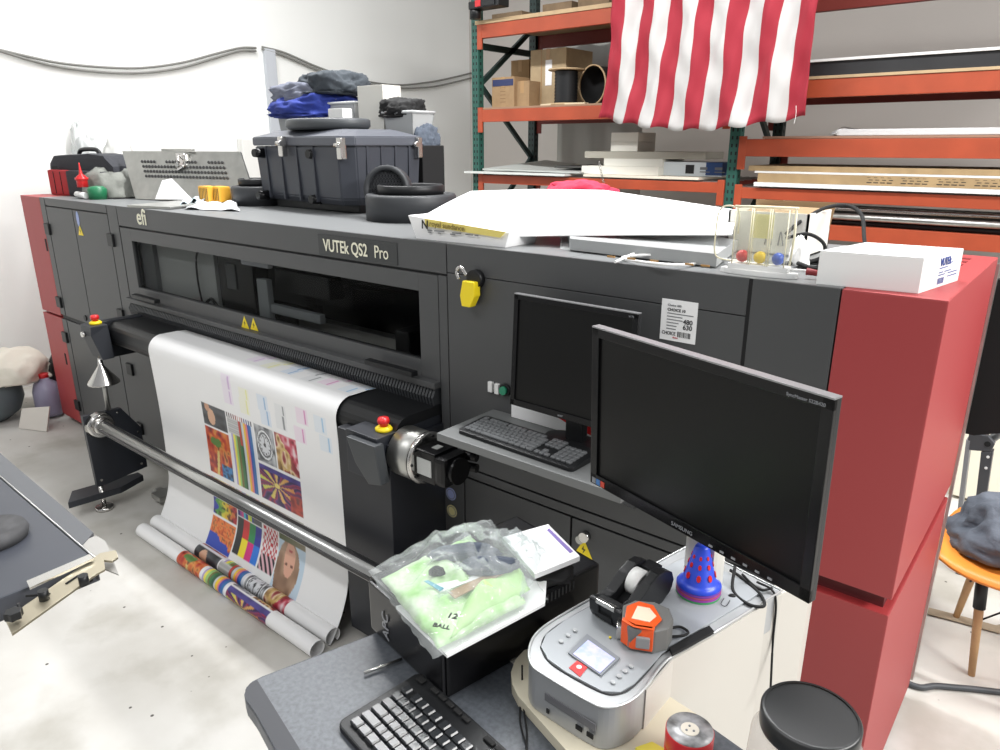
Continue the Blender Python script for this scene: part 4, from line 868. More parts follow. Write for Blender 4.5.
# grey cloth, gloves and a green cap between bag and metal panel
p = at(113,190,y=2.1); lump(b := B(), (p.x,2.1,T+.01), .26,.16,.17, 21, .14, flat=.05); one('grey_cloth', b, M('grey_cloth', (128,130,124), .85, bump=.3, bscale=50), 'grey rumpled cloth between the tool bag and the perforated metal panel', 'cloth')
p = at(112,170,y=2.35); lump(b := B(), (p.x+.12,2.35,T+.01), .16,.14,.30, 22, .14, flat=.05); one('light_cloth', b, M('light_grey_cloth', (196,196,192), .85), 'pale grey bundle behind the rumpled cloth by the metal panel', 'cloth')
p = at(101,194,z=T+.03); b = B(); lathe(b, [(0,0),(.05,0),(.055,.06),(.04,.075),(0,.08)], (p.x,p.y-.02,T), 24); one('green_cap', b, M('green_plastic', (28,110,72), .4), 'dark green round cap in front of the rumpled grey cloth', 'cap')
p = at(86,195,z=T+.02); b = B(); cyl(b, (p.x-.08,p.y-.02,T+.022), (p.x+.1,p.y-.04,T+.022), .018); one('white_marker', b, WHITE, 'short white tube lying in front of the tool bag', 'tube')
# perforated metal panel leaning up
pnl = thing('perforated_metal_panel', 'upright silver metal panel with rows of small holes on the printer top', 'metal panel', (-4.3,2.1,T))
c0, c1, c2, c3 = at(129,201,y=2.02), at(122,151,y=2.12), at(240,152,y=2.35), at(245,186,y=2.25)
c0.z = T+.004; c0.y = 2.06; W_ = c2-c1; W_.z = 0; c2 = c1+W_; c3 = c0+W_
vn = (c3-c0).cross(c1-c0).normalized()
if vn.y > 0: vn = -vn
b = B(); prism(b, [c0,c1,c2,c3], -vn*.012, .001); obj('sheet', b, ALU, pnl)
b = B()
for r_, w in enumerate((.78,.68,.58,.48)):
    for k in range(26):
        u = .16+k*.027
        if (r_ == 0 and k % 13 in (5,6,7,19)) : continue
        p = (c0*(1-u)+c3*u)*(1-w)+(c1*(1-u)+c2*u)*w; cyl(b, p+vn*.006, p-vn*.0115, .0085, n=8)
obj('perforations', b, M('hole_dark', (60,60,60), .7), pnl)
p = c1*(.46)+c2*(.54); b = B(); box(b, p.x-.04, p.x+.06, p.y-.03, p.y+.0, p.z-.09, p.z-.01, .008); tube(b, [p+Vector((.0,-.03,-.02)), p+Vector((.02,-.05,-.05)), p+Vector((.0,-.05,-.1)), p+Vector((.06,-.04,-.08))], .008); obj('latch', b, STEEL, pnl)
obj('hinge_strip', box(B(), p.x-.26, p.x+.1, p.y, p.y+.02, p.z-.004, p.z+.014, .002), ALU, pnl)
# papers in front of the panel
def slabz(pxs, z, t, lift=None, mat=None):
    b = B(); prism(b, [tuple(at(x,y,z=z)) for x, y in pxs], (0,0,-t)); return b
one('metal_strip', slabz([(127,205),(160,202),(232,196),(240,200),(170,207)], T+.014, .012), ALU, 'flat metal strip lying at the foot of the perforated panel', 'metal strip')
def crumple(pxs, z, h, seed, name, mat, label, cat, cell=14):
    c4 = [at(x,y,z=z) for x, y in pxs]; b = B(); g = []
    for j in range(cell+1):
        row = []
        for i in range(cell+1):
            u, w = i/cell, j/cell; p = c4[0]*(1-u)*(1-w)+c4[1]*u*(1-w)+c4[2]*u*w+c4[3]*(1-u)*w
            row.append(b.verts.new((p.x, p.y, z+h*abs(noise.noise(Vector((u*3+seed,w*2,seed)))) * 1.6)))
        g.append(row)
    for j in range(cell):
        for i in range(cell): f = b.faces.new((g[j][i],g[j][i+1],g[j+1][i+1],g[j+1][i])); f.smooth = True
    o = one(name, b, mat, label, cat); sd = o.modifiers.new('s','SOLIDIFY'); sd.thickness = .002; return o
b = B(); g0 = at(155,199,z=T+.012); g1 = at(194,200,z=T+.012)
prism(b, [g0, g1, g1+Vector((.02,.22,.03)), g0+Vector((.10,.16,.13)), g0+Vector((.01,.05,.10))], (0,.004,.004)); one('folded_paper', b, PAPER, 'folded white paper standing at an angle before the perforated panel', 'paper')
crumple([(178,207),(210,203),(222,196),(186,198)], T+.004, .035, 4, 'blue_gauze', M('pale_blue_cloth', (206,222,230), .8), 'pale blue tissue lying in front of the perforated panel', 'tissue')
crumple([(184,209),(240,211),(236,205),(200,202)], T+.004, .03, 9, 'white_tissue', M('tissue', (214,216,218), .8), 'flat white tissue near the printer front edge by the grey tub', 'tissue')
# yellow striped rolls
for k, (px, lb) in enumerate(((203.5,'left one of two yellow and black striped blocks by the metal panel'),(214.5,'right one of two yellow and black striped blocks by the metal panel'))):
    p = at(px, 196, y=2.14+k*.03); t = thing('striped_block', lb, 'block', (p.x,p.y,T+.012), 0, 'yellow striped blocks')
    b = B(); box(b, -.052,.052,0,.07,0,.085,.008); obj('block', b, M('amber', (236,176,60), .5), t, world=False)
    b = B()
    for q_ in range(6): prism(b, [(-.048+q_*.017,-.0006,.012),(-.043+q_*.017,-.0006,.012),(-.030+q_*.0145,-.0006,.074),(-.035+q_*.0145,-.0006,.074)], (0,-.0006,0))
    obj('stripes', b, BLACKINK, t, world=False)
# round grey tubs
def tub(loc, r, h, label, inner=True):
    t = thing('round_tub', label, 'tub', loc)
    b = B(); lathe(b, [(0,0),(r,0),(r,h-.01),(r-.006,h),(r-.03,h+.002),(r-.032,h-.003),(0,h-.004)], (0,0,0), 48); obj('tub_wall', b, M('tub_grey', (50,52,55), .5), t, world=False)
    if inner: b = B(); lathe(b, [(r*.60,h-.004),(r*.72,h-.004),(r*.74,h+.035),(r*.70,h+.04),(r*.66,h+.036),(r*.62,h-.004)], (0,0,0), 48); obj('inner_ring', b, BLK, t, world=False)
    return t
pt = at(404,224,z=T); tub((pt.x-.13,pt.y+.17,T), .20, .11, 'round dark grey tub in front of the big storage case, near the white sheets')
pt = at(250,207,z=T); tub((pt.x-.12,pt.y+.15,T), .155, .10, 'round dark grey tub at the left side of the big storage case')
# big moulded case
cs = thing('storage_case', 'large dark grey ribbed transit case with steel latches on the printer', 'case', (-3.1,2.6,T))
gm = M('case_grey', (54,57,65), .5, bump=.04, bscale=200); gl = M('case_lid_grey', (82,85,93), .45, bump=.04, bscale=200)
def ring(z, ins=0):
    return [(-3.53+ins,2.275+ins,z),(-2.79-ins*.5,2.215+ins,z),(-2.73-ins,2.27+ins,z),(-2.69-ins,2.62-ins,z),(-3.50+ins,2.66-ins,z)]
def loft(levels, mat, name, par, bev=0):
    b = B(); rg = [[b.verts.new(p) for p in ring(z,i)] for z, i in levels]
    for a_, c_ in zip(rg, rg[1:]):
        for k in range(5): b.faces.new((a_[k],a_[(k+1)%5],c_[(k+1)%5],c_[k]))
    b.faces.new(rg[0][::-1]); b.faces.new(rg[-1])
    if bev: bmesh.ops.bevel(b, geom=b.edges[:], offset=bev, segments=2, affect='EDGES')
    return obj(name, b, mat, par)
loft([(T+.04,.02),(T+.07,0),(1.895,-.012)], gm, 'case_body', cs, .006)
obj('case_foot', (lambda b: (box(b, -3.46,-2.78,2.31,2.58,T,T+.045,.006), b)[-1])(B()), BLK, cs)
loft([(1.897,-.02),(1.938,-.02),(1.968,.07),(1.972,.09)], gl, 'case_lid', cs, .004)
b = B()
for k in range(4):
    u = .13+k*.2; p = Vector((-3.53,2.275,0))*(1-u)+Vector((-2.79,2.215,0))*u
    prism(b, [(p.x-.006,p.y-.012,T+.05),(p.x+.006,p.y-.012,T+.05),(p.x+.006,p.y-.016,1.895),(p.x-.006,p.y-.016,1.895)], (0,.02,0), .002); obj('rib', b, gm, cs); b = B()
for k in range(4):
    u = .14+k*.23; p = Vector((-2.73,2.27,0))*(1-u)+Vector((-2.69,2.62,0))*u
    prism(b, [(p.x+.012,p.y-.006,T+.05),(p.x+.012,p.y+.006,T+.05),(p.x+.016,p.y+.006,1.895),(p.x+.016,p.y-.006,1.895)], (-.02,0,0), .002); obj('rib', b, gm, cs); b = B()
b.free()
def latch(px, py, flat_y=True):
    if flat_y: p = at(px,py,y=2.24); q = p+Vector((0,-.03,0))
    else: p = at(px,py,x=-2.70); q = p+Vector((.03,0,0))
    b = B(); box(b, q.x-.018,q.x+.018,q.y-.018,q.y+.012,q.z-.05,q.z+.045,.006); cyl(b, q+Vector((-.02,-.02,.012)), q+Vector((.02,-.02,.012)), .012); obj('latch', b, STEEL, cs)
latch(288,146); latch(347,148); latch(414,147,False)
for px, py in ((262,153),(316,154),(266,195),(319,199)):
    p = at(px,py,y=2.25); b = B(); cyl(b, (p.x,2.262,p.z), (p.x,2.200,p.z), .026, .02); obj('corner_bumper', b, BLKG, cs)
# ventilation cap
p = at(387,183,x=-2.50); vc = thing('vent_cap', 'round black duct cap with a honeycomb grille leaning on the storage case', 'vent cap', (p.x,p.y,T))
ax = Vector((.45,-.89,.10)).normalized(); qr = ax.to_track_quat('Z','Y').to_matrix().to_4x4()
b = B(); lathe(b, [(.085,-.04),(.105,-.04),(.105,.02),(.085,.02),(.085,-.04)], (0,0,.125), 40, qr); box(b, -.09,.09,-.03,.03,0,.05,.01); obj('cap_ring', b, M('tub_grey', None), vc, world=False)
b = B(); lathe(b, [(0,-.035),(.088,-.035),(.088,-.03),(0,-.03)], (0,0,.125), 32, qr); obj('cap_back', b, SOOT, vc, world=False)
b = B(); M4 = Matrix.Translation((0,0,.125)) @ qr
for i in range(-6,7):
    for j in range(-7,8):
        u, w = i*.014+(j%2)*.007, j*.012
        if u*u+w*w < .0074: lathe(b, [(.0045,0),(.0065,0),(.0065,.003),(.0045,.003)], M4 @ Vector((u,w,0)), 6, qr)
obj('honeycomb_grille', b, M('grille_grey', (70,72,76), .5), vc, world=False)
one('black_box', box(B(), -3.98,-2.735,2.70,2.86,T,1.898,.006), SOOT, 'long black box standing behind the storage case, carrying the totes and clothes', 'box')
# round lid and totes on the case
p = at(338,130,y=2.42); CT = 1.972
b = B(); lathe(b, [(0,0),(.23,0),(.25,.015),(.25,.044),(.235,.052),(0,.05)], (-3.12,2.42,CT), 48, sy=.72); one('drum_cover', b, M('lid_grey', (66,69,72), .5), 'round dark grey lid lying on the storage case', 'lid')
def tote(name, x0, x1, y0, y1, z0, z1, label):
    t = thing(name, label, 'tote', ((x0+x1)/2,(y0+y1)/2,z0)); m = film('tote_plastic', (206,208,208), .62, .3)
    b = B()
    for a_ in (0,1):
        pass
    w = .012
    prism(b, [(x0+.02,y0+.02,z0),(x1-.02,y0+.02,z0),(x1,y0,z1),(x0,y0,z1)], (0,.006,0)); prism(b, [(x0+.02,y1-.02,z0),(x1-.02,y1-.02,z0),(x1,y1,z1),(x0,y1,z1)], (0,-.006,0))
    prism(b, [(x0+.02,y0+.02,z0),(x0+.02,y1-.02,z0),(x0,y1,z1),(x0,y0,z1)], (.006,0,0)); prism(b, [(x1-.02,y0+.02,z0),(x1-.02,y1-.02,z0),(x1,y1,z1),(x1,y0,z1)], (-.006,0,0)); box(b, x0+.02,x1-.02,y0+.02,y1-.02,z0,z0+.006)
    obj('tote_walls', b, m, t)
    b = B(); tube(b, [(x0,y0,z1),(x1,y0,z1),(x1,y1,z1),(x0,y1,z1)], .008, smooth=False, closed=True); obj('tote_rim', b, m, t)
    return t
l0, l1 = at(277,128,y=2.62), at(362,128,y=2.62)
TL = at(277,107,y=2.62)
tt = tote('clear_tote', -3.98, -3.26, 2.71, 2.88, 1.90, 2.12, 'clear plastic tote under the folded blue cloth behind the storage case')
obj('latch_clip', box(B(), -4.02,-3.94,2.70,2.74,2.09,2.145,.006), SOOT, tt)
lump(b := B(), (-3.6,2.79,1.908), .25,.06,.14, 31, .1, flat=.02); one('grey_garment', b, M('grey_cloth2', (120,124,134), .9, bump=.3, bscale=60), 'grey garment inside the clear tote', 'garment')
tt2 = tote('clear_tote', -3.02, -2.80, 2.70, 2.86, 1.90, 2.06, 'clear plastic tote with a black clip behind the right end of the storage case')
obj('latch_clip', box(B(), -2.92,-2.84,2.70,2.74,2.045,2.072,.006), SOOT, tt2)
def cloth(px0, px1, pyb, pyt, y, seed, mat, name, label, cat='cloth', ry=.16, fold=.11, zb=None):
    a_, c_ = at(px0,pyb,y=y), at(px1,pyb,y=y); t_ = at((px0+px1)/2,pyt,y=y); cx = (a_.x+c_.x)/2; zb = a_.z if zb is None else zb
    b = B(); lump(b, (cx,y,zb+.01), (c_.x-a_.x)/2*.66, ry, (t_.z-zb)*.66, seed, fold, sub=5, flat=.2, ridge=5, boxy=.55); return one(name, b, mat, label, cat)
cloth(280,358,118,86,2.80, 41, M('royal_blue_cloth', (36,54,134), .85, bump=.4, bscale=40), 'blue_cloth', 'folded royal blue cloth on the clear tote, under the grey garments', ry=.19)
cloth(278,350,108,78,2.80, 44, M('heather_grey_cloth', (112,116,130), .9, bump=.4, bscale=40), 'grey_cloth', 'heather grey cloth lying on the royal blue cloth', ry=.16)
cloth(306,364,96,66,2.82, 47, M('charcoal_cloth', (62,68,74), .9, bump=.4, bscale=40), 'charcoal_cloth', 'charcoal cloth on top of the folded pile on the storage case', ry=.15)
wb = one('white_carton', box(B(), -3.235,-3.035,2.72,2.85,1.90,2.20,.002), M('carton_white', (222,220,212), .6), 'upright white carton between the two clear totes', 'carton')
one('small_white_box', box(B(), -2.98,-2.88,2.33,2.39,1.974+.052,2.09,.004) if 0 else box(B(), -3.06,-2.95,2.38,2.44,CT+.053,CT+.098,.004), WHITE, 'little white box standing on the round grey lid', 'box')
cloth(382,422,118,94,2.78, 51, SOOT, 'black_garment', 'black garment sticking out of the right tote', ry=.09)
cloth(412,434,147,119,2.80, 55, M('slate_cloth', (84,92,104), .9, bump=.3, bscale=50), 'slate_garment', 'slate grey garment hanging behind the right end of the storage case', ry=.08)
# white sheets and carton on the printer
cn = thing('paper_carton', 'slim white carton with yellow band and lettering on the printer front edge', 'carton', (-1.7,1.86,T))
c0, c1 = at(424,243,z=T), at(502,247,z=T); c2 = at(500,232,y=c1.y+.0)
fcp = [at(416,214,y=1.80), at(424,243,y=1.80), at(501,247,y=1.815), at(506,232,y=1.815), at(460,226,y=1.81)]
lf, rf = Vector((-1.865,1.80,T+.0)), Vector((-1.475,1.815,T+.0))
b = B(); prism(b, [lf, rf, rf+Vector((.02,-.004,.05)), lf+Vector((-.03,-.01,.08))], (-.0,.16,0), .002); obj('carton_body', b, PAPER, cn)
u = (rf-lf).normalized(); fnn = Vector((u.y,-u.x,0))
def onf(a0_, a1_, s): 
    return lf+(rf-lf)*a0_+fnn*s+Vector((0,0,a1_))
b = B(); prism(b, [onf(.14,.048,.011), onf(.97,.032,.009), onf(1.03,.052,.012), onf(.14,.074,.014)], fnn*.0008); obj('yellow_band', b, M('pale_gold', (232,214,120), .5), cn)
ra = math.atan2(u.y,u.x); text('N', .042, onf(.10,.040,.016), BLACKINK, cn, rot=(R(90),R(2),ra), bold=.0012); text('royal sundance', .026, onf(.20,.051,.0175), M('olive_ink', (120,104,50), .5), cn, rot=(R(90),R(3),ra), bold=.0006)
b = B()
for k, (a_, c_) in enumerate(((.16,.22),(.24,.36),(.45,.55),(.6,.68),(.7,.74))): prism(b, [onf(a_,.034-.006*a_,.010), onf(c_,.034-.006*a_,.010), onf(c_,.038-.006*a_,.0105), onf(a_,.038-.006*a_,.0105)], fnn*.0008)
for k, (a_, c_) in enumerate(((.16,.2),(.28,.31),(.42,.48))): prism(b, [onf(a_,.026,.008), onf(c_,.026,.008), onf(c_,.030,.0085), onf(a_,.030,.0085)], fnn*.0008)
obj('small_print', b, GREYINK, cn)
def warp_sheet(rows, name, mat, label, cat, th=.003, group=None):
    b = B(); g = [[b.verts.new(p) for p in r_] for r_ in rows]
    for a_, c_ in zip(g, g[1:]):
        for k in range(len(a_)-1): f = b.faces.new((a_[k],a_[k+1],c_[k+1],c_[k])); f.smooth = True
    o = one(name, b, mat, label, cat, group); sd = o.modifiers.new('s','SOLIDIFY'); sd.thickness = th
    for f in o.data.polygons: f.use_smooth = False
    return o
# pile of boards and sheets: grey stack below, white sheet bowed on top
st = [at(502,246,z=T+.004), at(716,268,z=T+.004), Vector((-1.02,2.50,T+.004)), Vector((-1.75,2.42,T+.004))]
SM = M('grey_sheet_stack', (158,160,160), .5)
b = B(); prism(b, [at(506,236,y=1.86), at(570,250,z=T+.004), at(716,267,z=T+.004), Vector((-.90,2.36,T+.004)), Vector((-1.65,2.4,T+.004))][1:], (0,0,.035), .001); 
one('board_stack', b, SM, 'grey stack of flat boards under the bowed white sheet', 'boards')
rows = []
f_ = [(418,219,1.82),(500,236,1.84),(545,235,1.92),(640,234,1.98),(732,234,2.02)]
bk = [(471,191,2.42),(535,189,2.44),(604,190,2.46),(672,200,2.5),(738,210,2.5)]
F0 = [at(x,y,y=Y) for x, y, Y in f_]; B0 = [at(x,y,y=Y) for x, y, Y in bk]
F0[0] = at(418,219,y=1.81); 
for j in range(5):
    w = j/4; rows.append([F0[i]*(1-w)+B0[i]*w+Vector((0,0,.004*math.sin(math.pi*w))) for i in range(5)])
warp_sheet(rows, 'white_sheet', M('bright_paper', (246,246,246), .6), 'large bright white sheet bowed over the board stack and the slim carton', 'sheet', .004)
b = B(); prism(b, [at(560,249,y=1.90), at(600,254,y=1.90), at(716,264,y=1.93), at(716,236,y=2.06), at(560,236,y=2.04)], (0,.01,.004)); one('clear_sleeve', b, film('sleeve_film', (226,228,228), .35, .2), 'clear plastic sleeve sloping below the front of the white sheet', 'plastic sleeve')
lump(b := B(), tuple(at(580,190,y=2.62)-Vector((0,0,.02))), .15,.08,.05, 61, .22, flat=3.4); one('red_cloth', b, M('crimson_cloth', (206,46,76), .8, bump=.3, bscale=60), 'crimson cloth poking up behind the white sheet', 'cloth')
bs_ = bpy.data.objects['board_stack']; b = B()
for x_ in (612,632,655,690,706):
    p = at(x_,256+(x_-612)*.095,z=T+.02); box(b, p.x-.012,p.x+.012,p.y-.006,p.y-.003,T+.016,T+.021)
obj('brown_marks', b, M('tan_ink', (170,130,80), .6), bs_)
# looped white cable on the edge
zc = T+.006; b = B(); tube(b, [at(x,y,z=zc+.01*(i%2)) for i, (x,y) in enumerate(((615,262),(640,252),(668,250),(690,258),(694,264),(660,264),(622,258),(650,255),(700,257),(742,262),(765,266)))], .004)
o = one('white_cable', b, WHITE, 'looped white cable with a blue plug on the printer edge above the label', 'cable'); c = at(692,256,z=T+.02); obj('blue_plug', box(B(), c.x-.022,c.x+.022,c.y-.008,c.y+.008,T+.004,T+.022,.004), M('blue_plug', (60,90,160), .4), o)
# breathing trainer with three balls
sp = thing('breathing_trainer', 'clear three-ball breathing trainer on a white base with red, yellow and blue balls', 'breathing trainer', (-.655,1.825,T), R(2))
CLR = film('clear_plastic', (246,246,240), .14, .06)
b = B(); prism(b, [(.098*math.cos(a*.2618), .026*math.sin(a*.2618), 0) for a in range(24)], (0,0,.014), .003); box(b, -.075,.075,-.018,.018,.012,.028,.004); obj('base', b, WHITE, sp, world=False)
for k, (x, m_, w) in enumerate(((-.045,REDB,'red'),(.0,M('yellow_ball', (240,206,30), .35),'yellow'),(.045,M('blue_ball', (40,84,190), .35),'blue'))):
    b = B(); box(b, x-.02,x+.02,-.016,.016,.026,.166,.004); obj('chamber', b, CLR, sp, world=False)
    b = B(); sphere(b, (x,0,.045), .0155); obj('ball', b, m_, sp, world=False, label=w+' ball')
    b = B(); tube(b, [(x-.02,-.017,.026),(x-.02,-.017,.166),(x+.02,-.017,.166),(x+.02,-.017,.026)], .0014, smooth=False); obj('chamber_edge', b, M('clear_edge', (222,216,190), .3), sp, world=False)
b = B(); tube(b, [(-.07,0,.03),(-.115,0,.04),(-.12,0,.10),(-.115,0,.155),(-.09,0,.168),(-.065,0,.155),(-.062,0,.10)], .0022); tube(b, [(-.075,0,.168),(.08,0,.17)], .003, smooth=False); tube(b, [(.075,0,.17),(.078,0,.10),(.074,0,.03)], .003, smooth=False); obj('tube_frame', b, M('clear_edge', None), sp, world=False)
b = B(); box(b, -.035,.02,.017,.018,.09,.15); obj('scale_label', b, M('pale_yellow_label', (240,234,170), .5), sp, world=False)
# open box, white bag, cables, white parts box
ob = thing('open_cardboard_box', 'small open cardboard box with white sides behind the breathing trainer', 'box', (-.78,2.32,T))
x0, x1, y0, y1, zt = -.90, -.66, 2.2, 2.42, T+.125
b = B(); box(b, x0,x1,y0,y0+.006,T,zt); box(b, x0,x0+.006,y0,y1,T,zt); box(b, x1-.006,x1,y0,y1,T,zt); box(b, x0,x1,y1-.006,y1,T,zt); box(b, x0,x1,y0,y1,T,T+.005); obj('box_walls', b, M('carton_white', None), ob)
b = B(); prism(b, [(x0+.006,y1-.008,T+.02),(x1-.006,y1-.008,T+.02),(x1+.01,y1-.001,zt+.02),(x0,y1-.001,zt+.02)], (0,-.003,0)); prism(b, [(x0+.01,y1-.02,zt),(x1-.008,y1-.02,zt),(x1-.008,y0+.03,zt-.03),(x0+.01,y0+.03,zt-.03)], (0,0,.004)); obj('box_flap', b, CARD, ob, label='brown cardboard inside flap')
b = B(); tube(b, [(-.78,y0-.001,T+.03),(-.77,y0-.001,T+.08),(-.76,y0-.001,T+.03)], .002); tube(b, [(-.74,y0-.001,T+.03),(-.735,y0-.001,T+.07),(-.725,y0-.001,T+.03)], .002); obj('printed_mark', b, GREYINK, ob)
lump(b := B(), (-.63,2.06,T), .025,.03,.07, 71, .12, flat=.02); one('white_pouch', b, PAPER, 'small white pouch between the breathing trainer and the open box', 'pouch')
b = B(); tube(b, [at(786,234,y=2.15), at(800,222,y=2.2), at(825,208,y=2.3), at(848,206,y=2.35), at(862,216,y=2.3), at(868,236,y=2.2)-Vector((0,0,.03)), Vector((-.42,2.12,T+.01))], .0055)
tube(b, [at(786,238,y=2.1), at(808,234,y=2.1), at(824,244,y=2.1), at(822,250,y=2.1)-Vector((0,0,.02)), Vector((-.62,2.06,T+.006))], .005)
tube(b, [Vector((-.66,2.0,T+.006)), Vector((-.6,2.1,T+.008)), Vector((-.53,2.06,T+.008)), Vector((-.56,1.98,T+.006)), Vector((-.62,2.02,T+.01))], .006)
one('black_cable', b, SOOT, 'thick black cable arching up behind the white box on the printer end', 'cable')
b = B(); tube(b, [(-.60,1.83,T+.02),(-.56,1.845,T+.02),(-.535,1.85,T+.018)], .003); o = one('sensor_lead', b, WHITE, 'short white lead with a dark red plug beside the white box', 'cable'); obj('red_plug', cyl(B(), (-.545,1.85,T+.018), (-.515,1.852,T+.016), .009, .007), M('dark_red', (130,36,40), .5), o)
wx = thing('white_parts_box', 'closed white carton with blue lettering on the red right end of the printer', 'box', (-.37,1.9,T))
a_, c_ = Vector((-.503,1.79,T)), Vector((-.290,1.812,T))
uu = (c_-a_); ww = Vector((.040,.245,0))
b = B(); prism(b, [a_,c_,c_+ww,a_+ww], (0,0,.078), .002); obj('carton', b, M('carton_bright', (232,232,230), .55), wx)
b = B(); prism(b, [a_+Vector((0,0,.0782)), c_+Vector((0,0,.0782)), c_+ww*.5+Vector((0,0,.0782)), a_+ww*.5+Vector((0,0,.0782))], (0,0,.0008)); obj('lid_flap', b, M('carton_bright', None), wx)
rz_ = math.atan2(ww.y,ww.x); nn = Vector((ww.y,-ww.x,0)).normalized()
text('VUTEk', .026, c_+ww*.42+nn*.001+Vector((0,0,.050)), BLUETXT, wx, rot=(R(90),0,rz_), bold=.0008, sx=.9)
b = B()
for k, (u0, u1, z0_) in enumerate(((.42,.62,.044),(.42,.52,.034),(.56,.72,.034),(.42,.58,.028),(.66,.9,.028),(.66,.74,.052),(.66,.9,.020))):
    p = c_+ww*u0+nn*.001; q = c_+ww*u1+nn*.001; prism(b, [p+Vector((0,0,z0_)), q+Vector((0,0,z0_)), q+Vector((0,0,z0_+.0022)), p+Vector((0,0,z0_+.0022))], nn*.0005)
for k in range(8): p = c_+ww*(.42+k*.02)+nn*.001; q = c_+ww*(.43+k*.02)+nn*.001; prism(b, [p+Vector((0,0,.008)), q+Vector((0,0,.008)), q+Vector((0,0,.022)), p+Vector((0,0,.022))], nn*.0005)
obj('small_print', b, BLUETXT, wx)
# ================================================================== PALLET RACK
RY, RB = 5.3, 6.15
rk = thing('pallet_rack', 'tall pallet rack with orange beams and green posts along the back of the room', 'rack', (-3.4,5.7,0))
def post(x, y, m):
    b = B(); box(b, x, x+.078, y, y+.07, 0, 3.4); box(b, x-.03, x+.11, y-.03, y+.1, 0, .01)
    for k in range(62):
        z_ = .06+k*.054
        for dx in (.022,.056): box(b, x+dx-.006, x+dx+.006, y-.001, y+.001, z_-.012, z_+.012, mi=1)
        box(b, x+.0775, x+.0795, y+.025, y+.04, z_-.012, z_+.012, mi=1)
    obj('upright_post', b, [m, SOOT], rk)
def brace(x, pts_):
    b = B()
    for (y_0,z_0),(y_1,z_1) in pts_: prism(b, [(x+.03,y_0,z_0),(x+.03,y_1,z_1),(x+.03,y_1,z_1+.055),(x+.03,y_0,z_0+.055)], (.03,0,0))
    obj('brace', b, GRND, rk)
for x in (-4.70,-2.215,.27):
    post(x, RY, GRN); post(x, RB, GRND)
    brace(x, [((RY+.06,1.0),(RB,1.0)),((RY+.06,1.05),(RB,1.75)),((RB,1.75),(RY+.06,2.40)),((RY+.06,2.40),(RB,2.95)),((RY+.06,2.72),(RB,2.72))])
def beam(x0, x1, z0, z1, y, m, drop=.09):
    b = B(); box(b, x0, x1, y-.012, y+.045, z0, z1, .004); 
    for xe in (x0, x1-.05): box(b, xe-.002, xe+.052, y-.014, y, z0-drop, z1+.02, .002)
    return obj('shelf_beam', b, m, rk)
def deck(x0, x1, z, m=GREYINK):
    b = B()
    for k in range(int((x1-x0)/.06)): box(b, x0+k*.06, x0+k*.06+.006, RY+.03, RB+.06, z-.006, z, 0)
    for k in range(6): y_ = RY+.04+k*.16; box(b, x0, x1, y_, y_+.006, z-.012, z-.006)
    o = obj('wire_deck', b, M('zinc_wire', (140,138,134), .4, .6), rk)
LX0, LX1, RX0, RX1 = -4.62, -2.22, -2.135, .27
for x0, x1, z0, z1, my in ((LX0,LX1,2.80,2.91,ORB),(LX0,LX1,2.10,2.205,ORB),(LX0,LX1,1.56,1.635,ORB),(RX0,RX1,2.20,2.313,ORB),(RX0,RX1,1.822,1.94,ORB),(RX0,RX1,1.53,1.607,ORB),(RX0,RX1,2.86,2.97,ORB),(LX0,LX1,.9,1.0,ORB),(RX0,RX1,.55,.65,ORB),(LX0,LX1,.3,.4,ORB),(RX0,RX1,1.28,1.38,ORB)):
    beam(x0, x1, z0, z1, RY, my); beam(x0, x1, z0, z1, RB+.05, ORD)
for z_ in (1.635,): deck(LX0, LX1, z_+.012)
for z_ in (1.607,): deck(RX0, RX1, z_+.012)
def flat(name, x0, x1, y0, y1, z0, z1, m, label, cat, bev=.002, group=None): return one(name, box(B(), x0,x1,y0,y1,z0,z1,bev), m, label, cat, group)
flat('plywood_shelf', LX0-.02, LX1, RY-.02, RB+.05, 2.911, 2.942, WOOD, 'pale plywood shelf board on the topmost left rack beams', 'board')
flat('plywood_shelf', LX0+.02, LX1, RY-.005, RB+.05, 2.206, 2.222, M('dull_board', (150,120,96), .7), 'thin brown shelf board under the cardboard boxes and cable reels', 'board')
flat('plywood_shelf', RX0, RX1, RY-.02, RB+.05, 2.314, 2.332, WOOD, 'pale plywood shelf board under the black sheets in the right bay', 'board')
# on the top left shelf: dark flat boxes
for k, (px, w_) in enumerate(((510,.34),(560,.30),(596,.3))):
    p = at(px, 20, y=5.55); flat('flat_carton', p.x-w_/2, p.x+w_/2, 5.5, 5.9, 2.943, 3.02+.02*k, M('worn_brown', (124,104,80), .8, var=.3, scale=12), ['first brown flat carton from the left on the top left shelf','middle brown flat carton on the top left shelf','brown flat carton on the top left shelf nearest the flag'][k], 'carton')
# outrigger fixture at the rack corner
b = B(); p = at(478,6,y=5.2); box(b, p.x-.06,p.x+.28,5.14,5.28,p.z-.03,p.z+.03,.01); cyl(b, (p.x-.03,5.2,p.z-.1), (p.x-.03,5.2,p.z+.0), .05); box(b, p.x+.06,p.x+.24,5.13,5.139,p.z-.02,p.z+.035); 
o = one('black_bar_clamp', b, BLK, 'black clamp bar fixed at the top left corner of the pallet rack', 'clamp')
obj('red_label', box(B(), p.x+.03,p.x+.09,5.125,5.129,p.z-.02,p.z+.03), REDINK, o, label='red label')
